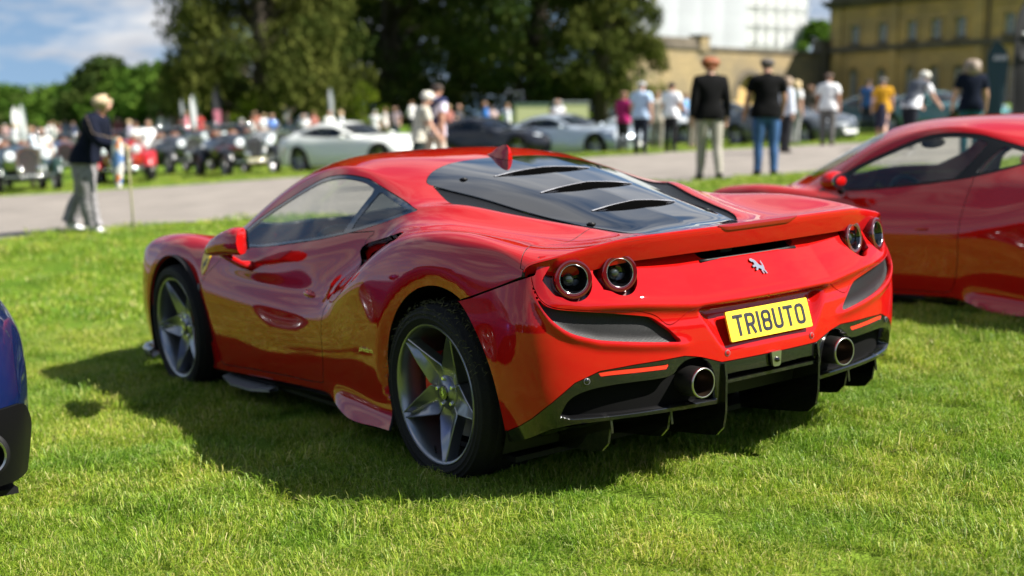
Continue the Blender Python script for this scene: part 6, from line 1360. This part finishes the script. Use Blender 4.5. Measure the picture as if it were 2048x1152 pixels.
def column_x(M, px):
    """distance along a facade where a picture column meets it"""
    u = (px-1024)/FPX; d = G3 @ (CF+CR*u+CU*.15); o = G3 @ CAMP; e = np.array(M.col[0][:3]); A = np.array(M.col[3][:3]); n = np.array(M.col[1][:3]); t = ((A-o) @ n)/(d @ n); return float((o+d*t-A) @ e)
def wall_with_openings(parent, x0, x1, z0, z1, ops, m, name='wall', th=.6):
    """ops: (xl, xr, zb, zt); one row of openings"""
    mb = MB(); xs = x0
    for (a, b, zb, zt) in sorted(ops):
        mb.box(((xs+a)/2, th/2, (z0+z1)/2), (a-xs, th, z1-z0)); mb.box(((a+b)/2, th/2, (z0+zb)/2), (b-a, th, zb-z0)); mb.box(((a+b)/2, th/2, (zt+z1)/2), (b-a, th, z1-zt)); xs = b
    mb.box(((xs+x1)/2, th/2, (z0+z1)/2), (x1-xs, th, z1-z0)); return mb.obj(name, m, parent, smooth=False)
def sash_window(par, xc, w_, zb, zt, arch=False, rows=4):
    h = zt-zb; zs = zt-w_/2 if arch else zt
    p = MB().add([(xc-w_/2, .22, zb), (xc+w_/2, .22, zb), (xc+w_/2, .22, zt), (xc-w_/2, .22, zt)], [(0, 1, 2, 3)]).obj('window', PANE, par, smooth=False)
    f = MB()
    for i in (-1, 0, 1): f.box((xc+i*w_*.30, .19, (zb+zt)/2), (.06 if i else .05, .05, h))
    f.box((xc-w_*.47, .19, (zb+zt)/2), (.07, .06, h)); f.box((xc+w_*.47, .19, (zb+zt)/2), (.07, .06, h))
    for k in range(rows+1): f.box((xc, .195, zb+h*k/rows), (w_, .05, .06))
    f.obj('sash_bars', SASH, p, smooth=False)
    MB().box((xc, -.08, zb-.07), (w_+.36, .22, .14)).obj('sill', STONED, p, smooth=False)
    s = MB()
    if arch:
        n = 10
        for sg in (-1, 1):                              # spandrels that round the head
            pts = [(sg*w_/2, zt)]+[(sg*w_/2*math.cos(a), zs+w_/2*math.sin(a)) for a in np.linspace(0, math.pi/2, n)]
            pts = [(sg*w_/2, zt)]+[(q[0], q[1]) for q in pts[1:]]
            s.prism([(xc+a, b) for a, b in pts], .0+.003, .16, lambda a, b, h_: (a, h_, b))
        for k in range(12):
            a = math.pi*k/11; s.box((xc+(w_/2+.12)*math.cos(a), -.05, zs+(w_/2+.12)*math.sin(a)), (.22, .12, .22), Matrix.Rotation(-a, 3, 'Y'))
        for sg in (-1, 1): s.box((xc+sg*(w_/2+.12), -.045, (zb+zs)/2), (.22, .11, zs-zb))
    else:
        for sg in (-1, 1): s.box((xc+sg*(w_/2+.10), -.045, (zb+zt)/2), (.18, .11, h))
        s.box((xc, -.05, zt+.11), (w_+.42, .12, .20))
    s.obj('architrave', STONE, p, smooth=False)
def stone_wing():
    M, L_ = frame_from(1667, 115, 2150, 93); b = empty('stone_building', M); tag(b, 'golden stone palace wing with sash windows at the top right', 'building')
    cols = [column_x(M, px) for px in (1707, 1762, 1820, 1868, 1917, 2014, 2062)]; L2 = L_+4; w_ = 1.05
    lo = [(x-w_/2, x+w_/2, 1.0, 3.95) for x in cols]; hi = [(x-w_/2, x+w_/2, 5.95, 7.45) for x in cols]
    wall_with_openings(b, 0, L2, -1.5, 5.2, lo, STONE, 'lower_wall'); wall_with_openings(b, 0, L2, 5.2, 9.0, hi, STONE, 'upper_wall')
    for (a, c, zb, zt) in lo: sash_window(b, (a+c)/2, w_, zb, zt, True, 6)
    for (a, c, zb, zt) in hi: sash_window(b, (a+c)/2, w_, zb, zt, False, 4)
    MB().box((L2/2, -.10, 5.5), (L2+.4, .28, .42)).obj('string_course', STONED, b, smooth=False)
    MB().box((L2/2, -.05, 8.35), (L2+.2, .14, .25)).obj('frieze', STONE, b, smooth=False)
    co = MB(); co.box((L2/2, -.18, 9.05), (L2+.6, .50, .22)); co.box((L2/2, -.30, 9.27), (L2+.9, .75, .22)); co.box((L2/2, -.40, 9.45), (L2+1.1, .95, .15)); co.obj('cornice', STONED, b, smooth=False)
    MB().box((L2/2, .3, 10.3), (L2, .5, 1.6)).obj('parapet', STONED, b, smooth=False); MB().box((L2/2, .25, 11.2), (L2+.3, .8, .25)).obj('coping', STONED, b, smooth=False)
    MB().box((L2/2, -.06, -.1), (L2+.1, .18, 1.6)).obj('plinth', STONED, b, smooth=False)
    for px in (1675, 1785, 1955):
        x = column_x(M, px); MB().box((x, -.07, 4.4), (.85, .22, 9.3)).obj('pilaster', STONE, b, smooth=False)
    x = column_x(M, 1975); MB().tube([(x, -.22, -1), (x, -.22, 9)], .09, 8).obj('downpipe', STONED, b)
    MB().box((-.3, 5, 4.4), (.6, 9.4, 12.2)).obj('end_wall', STONEW, b, smooth=False); MB().box((L2/2, 9.5, 4.4), (L2, .6, 12.2)).obj('back_wall', STONEW, b, smooth=False)
    MB().add([(-.5, -.2, 11.1), (L2, -.2, 11.1), (L2, 5, 13.2), (-.5, 5, 13.2), (L2, 10, 11.1), (-.5, 10, 11.1)], [(0, 1, 2, 3), (3, 2, 4, 5)]).obj('roof', mat('lead_roof', (.16, .17, .18), .6), b, smooth=False)
stone_wing()
def court_wall():
    M, L_ = frame_from(1270, 98, 1668, 116); b = empty('stone_wall', M); tag(b, 'weathered stone court wall with a blind arch behind the two people in black', 'wall')
    xa = column_x(M, 1500); ra = 1.75
    MB().box(((xa-ra)/2, .4, 1.9), (xa-ra, .8, 7.2)).obj('masonry', STONEW, b, smooth=False); MB().box(((xa+ra+L_)/2, .4, 1.9), (L_-xa-ra, .8, 7.2)).obj('masonry', STONEW, b, smooth=False)
    zs = 2.0; n = 20; P = [(xa-ra, 5.5), (xa-ra, zs)]+[(xa-ra*math.cos(a), zs+ra*math.sin(a)) for a in np.linspace(0, math.pi, n)[1:-1]]+[(xa+ra, zs), (xa+ra, 5.5)]
    m = MB(); 
    for i in range(1, len(P)-2):
        (x0, z0), (x1, z1) = P[i], P[i+1]; m.add([(x0, 0, z0), (x1, 0, z1), (x1, 0, 5.5), (x0, 0, 5.5), (x0, .8, z0), (x1, .8, z1)], [(0, 1, 2, 3), (0, 4, 5, 1)])
    m.obj('arch_spandrel', STONEW, b, smooth=False)
    MB().box((xa, .75, 1.5), (2*ra, .1, 7)).obj('arch_infill', STONE, b, smooth=False)
    v = MB()
    for k in range(17):
        a = math.pi*k/16; v.box((xa+(ra+.2)*math.cos(a), -.06, zs+(ra+.2)*math.sin(a)), (.42, .14, .36), Matrix.Rotation(-a, 3, 'Y'))
    v.obj('voussoirs', STONED, b, smooth=False)
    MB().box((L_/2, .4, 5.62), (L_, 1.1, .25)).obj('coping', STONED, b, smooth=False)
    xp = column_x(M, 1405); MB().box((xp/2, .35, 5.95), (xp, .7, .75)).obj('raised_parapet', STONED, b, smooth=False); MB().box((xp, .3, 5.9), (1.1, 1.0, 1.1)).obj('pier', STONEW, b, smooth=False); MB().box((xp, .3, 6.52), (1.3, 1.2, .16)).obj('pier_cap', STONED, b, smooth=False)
    x2 = column_x(M, 1640); MB().box((x2+1, .3, 2.6), (2.2, 1.0, 8.4)).obj('buttress', STONED, b, smooth=False)
court_wall()
def scaffold():
    M, L_ = frame_from(1275, 142, 1622, 150); b = empty('scaffolding', M); tag(b, 'tall white sheeted scaffolding rising behind the court wall', 'scaffolding')
    sheetm = mat('white_sheeting', (.46, .47, .51), .6, noise=(.08, .25), bump=(.6, 2)); tube = mat('galvanised', (.35, .36, .37), .5, metal=.5); H = 22
    xs = column_x(M, 1490)
    for k in range(5):                                   # hung sheets, slightly slack and overlapping
        x0, x1 = xs*k/5, xs*(k+1)/5
        for j in range(5):
            V = [(x0+(x1-x0)*i/6, -.06*math.sin(math.pi*i/6)-.01*(k+j), 4+j*3.6+3.6*q/3) for q in range(4) for i in range(7)]; F = [(q*7+i, q*7+i+1, (q+1)*7+i+1, (q+1)*7+i) for q in range(3) for i in range(6)]
            mesh('sheet', V, F, sheetm, b)
    for k in range(6):
        x0, x1 = xs+(L_-xs)*k/6, xs+(L_-xs)*(k+1)/6
        for j in range(9):
            V = [(x0+.03+(x1-x0-.06)*i/4, .25-.05*math.sin(math.pi*i/4), 4+j*2.0+1.9*q/2) for q in range(3) for i in range(5)]; F = [(q*5+i, q*5+i+1, (q+1)*5+i+1, (q+1)*5+i) for q in range(2) for i in range(4)]
            mesh('sheet', V, F, mat('bright_sheeting', (.66, .66, .66), .6), b)
    for k in range(7):
        x = xs+(L_-xs)*k/6; MB().tube([(x, 0, -1), (x, 0, H)], .05, 6).obj('standard', tube, b)
    for j in range(10): MB().tube([(xs-.2, -.03, 4+j*2.0), (L_+.3, -.03, 4+j*2.0)], .045, 6).obj('ledger', tube, b)
    for k in range(3):
        x0 = xs+(L_-xs)*k*2/6; x1 = xs+(L_-xs)*(k*2+2)/6; MB().tube([(x0, -.08, 4), (x1, -.08, 12)], .04, 6).obj('brace', tube, b)
    MB().box((L_/2, 5, 9), (L_-.5, 8, 25)).obj('wrapped_block', mat('grey_sheeting', (.45, .46, .49), .7), b, smooth=False)
scaffold()

# ---------------------------------------------------------------- flags and stalls
def flag(label, px, d, h, w_, cols, face=0., group=None, mark=None):
    """feather flag: bowed pole with a tall sail"""
    x, y = away(px, d); o = empty('feather_flag', Matrix.Translation(on(x, y)) @ Matrix.Rotation(YAW-math.pi/2+face, 4, 'Z')); tag(o, label, 'flag', group)
    n = 20; pole = [(0, 0, h*.95*t) if t < .8 else (w_*.55*(1-math.cos((t-.8)/.2*math.pi/2)), 0, h*(.76+.24*math.sin((t-.8)/.2*math.pi/2))) for t in np.linspace(0, 1, n)]
    MB().tube(pole, [.022-.012*i/n for i in range(n)], 8).obj('pole', mat('flag_pole', (.05, .05, .05), .4), o)
    V = []; F = []; ci = []
    zs = np.linspace(h*.20, h*.985, 17)
    for i, z in enumerate(zs):
        t = (z-h*.20)/(h*.785); xl = 0 if z < h*.76 else w_*.55*(1-math.sqrt(max(0, 1-((z-h*.76)/(h*.24))**2))); xr = max(w_*(.72+.33*t) if t < .72 else w_*(.96)*math.sqrt(max(0.0, 1-((t-.72)/.29)**2))+xl*.15, xl+.01)
        for k in range(5): u = k/4; V.append((xl+(xr-xl)*u, .03*math.sin(u*5+z*2), z)); V.append((xl+(xr-xl)*u, .03*math.sin(u*5+z*2)+.004, z))
    for i in range(16):
        for k in range(4):
            a = i*10+k*2; F += [(a, a+2, a+12, a+10), (a+1, a+11, a+13, a+3)]; ci += [min(len(cols)-1, int((1-i/16)*len(cols)))]*2
    mesh('sail', V, F, [mat('flag_%.2f_%.2f_%.2f' % c, c, .8) for c in cols], o, mi=ci)
    if mark: mark(o, h, w_)
    return o
def big_mark(o, h, w_):
    pk = mat('flag_pink', (.65, .05, .12), .7); wh = mat('flag_white', (.7, .7, .72), .7); gy = mat('flag_grey', (.07, .07, .075), .8)
    z = h*.745; c = MB()
    for t in (0,): c.prism([(w_*.50+.16*math.cos(a), z+.12+.15*math.sin(a)) for a in np.linspace(0, 6.28, 16)[:-1]], -.05, -.045, lambda a, b, h_: (a, h_, b))
    c.obj('pink_emblem', pk, o, smooth=False)
    MB().prism([(w_*.12, z), (w_*.30, z+.05), (w_*.55, z-.04), (w_*.92, z+.06), (w_*.60, z-.14), (w_*.35, z-.12)], -.055, -.05, lambda a, b, h_: (a, h_, b)).obj('white_swoosh', wh, o, smooth=False)
    MB().box((w_*.5, -.048, z-.42), (w_*.75, .006, .18)).obj('grey_lettering', gy, o, smooth=False)
def small_mark(o, h, w_):
    wh = mat('flag_white', (.7, .7, .72), .7); m = MB()
    for k in range(4): m.add([(w_*(.28+.16*k), -.045, h*.78), (w_*(.34+.16*k), -.045, h*.78), (w_*(.40+.16*k), -.045, h*.83), (w_*(.33+.16*k), -.045, h*.83)], [(0, 1, 2, 3)])
    m.obj('white_letters', wh, o, smooth=False)
flag('large black feather flag with pink and white emblem at the right edge', 2022, 26, 3.0, .85, [(.02, .02, .021)], mark=big_mark)
flag('dark teal feather flag with white lettering near the right edge', 1972, 36, 2.5, .55, [(.012, .04, .05)], face=-.5, mark=small_mark)
FLG = 'flags over the distant cars'
flag('tall white feather flag at the far left', 70, 62, 2.8, .28, [(.72, .73, .76)], group=FLG)
flag('white feather flag left of the tall dark flag', 408, 66, 2.75, .30, [(.74, .74, .78)], group=FLG)
flag('dark feather flag with pink patch among the distant visitors', 452, 62, 3.1, .40, [(.03, .03, .035), (.03, .03, .035), (.5, .16, .22), (.03, .03, .035)], group=FLG)
flag('thin grey feather flag just left of the white flag', 388, 70, 2.5, .24, [(.25, .26, .28)], group=FLG)
flag('short white flag behind the walking woman', 55, 70, 2.6, .4, [(.6, .6, .62)], face=.6, group=FLG)
flag('grey feather flag above the white coupe', 681, 72, 2.6, .28, [(.35, .36, .4)], group=FLG)
def stall(label, px, d, w_, h, dp, col, col2):
    x, y = away(px, d); o = empty('display_trailer', Matrix.Translation(on(x, y)) @ Matrix.Rotation(YAW+math.pi/2+.15, 4, 'Z')); tag(o, label, 'trailer', 'display trailers under the trees')
    MB().box((0, 0, h/2+.45), (w_, dp, h)).obj('box_body', mat('stall_%.2f_%.2f' % col[:2], col, .5), o, smooth=False); MB().box((0, 0, h+.50), (w_+.1, dp+.1, .08)).obj('roof', mat('stall_%.2f_%.2f' % col2[:2], col2, .5), o, smooth=False)
    MB().box((0, -dp/2-.02, h*.45+.45), (w_*.96, .03, h*.5)).obj('lower_panel', mat('stall_%.2f_%.2f' % col2[:2], col2, .5), o, smooth=False)
    for k in range(5): MB().box((-w_*.4+w_*.2*k, -dp/2-.01, h*.85+.45), (.03, .03, h*.3)).obj('post', mat('stall_%.2f_%.2f' % col2[:2], col2, .5), o, smooth=False)
    for s in (-1, 1):
        for q in (-1, 1): MB().lathe([(.0, -.08), (.30, -.08), (.32, -.04), (.32, .08), (0, .08)], 20, Matrix.Translation((s*w_*.32, q*dp*.45, .32)) @ Matrix.Rotation(math.pi/2, 4, 'X')).obj('wheel', RUB, o, sharp=40)
stall('pale yellow-green display trailer under the dark trees', 1078, 64, 1.55, 1.0, 1.2, (.34, .36, .19), (.07, .12, .11))
stall('grey-white display trailer right of the yellow-green one', 1160, 66, 1.35, .95, 1.2, (.34, .36, .38), (.2, .22, .24))
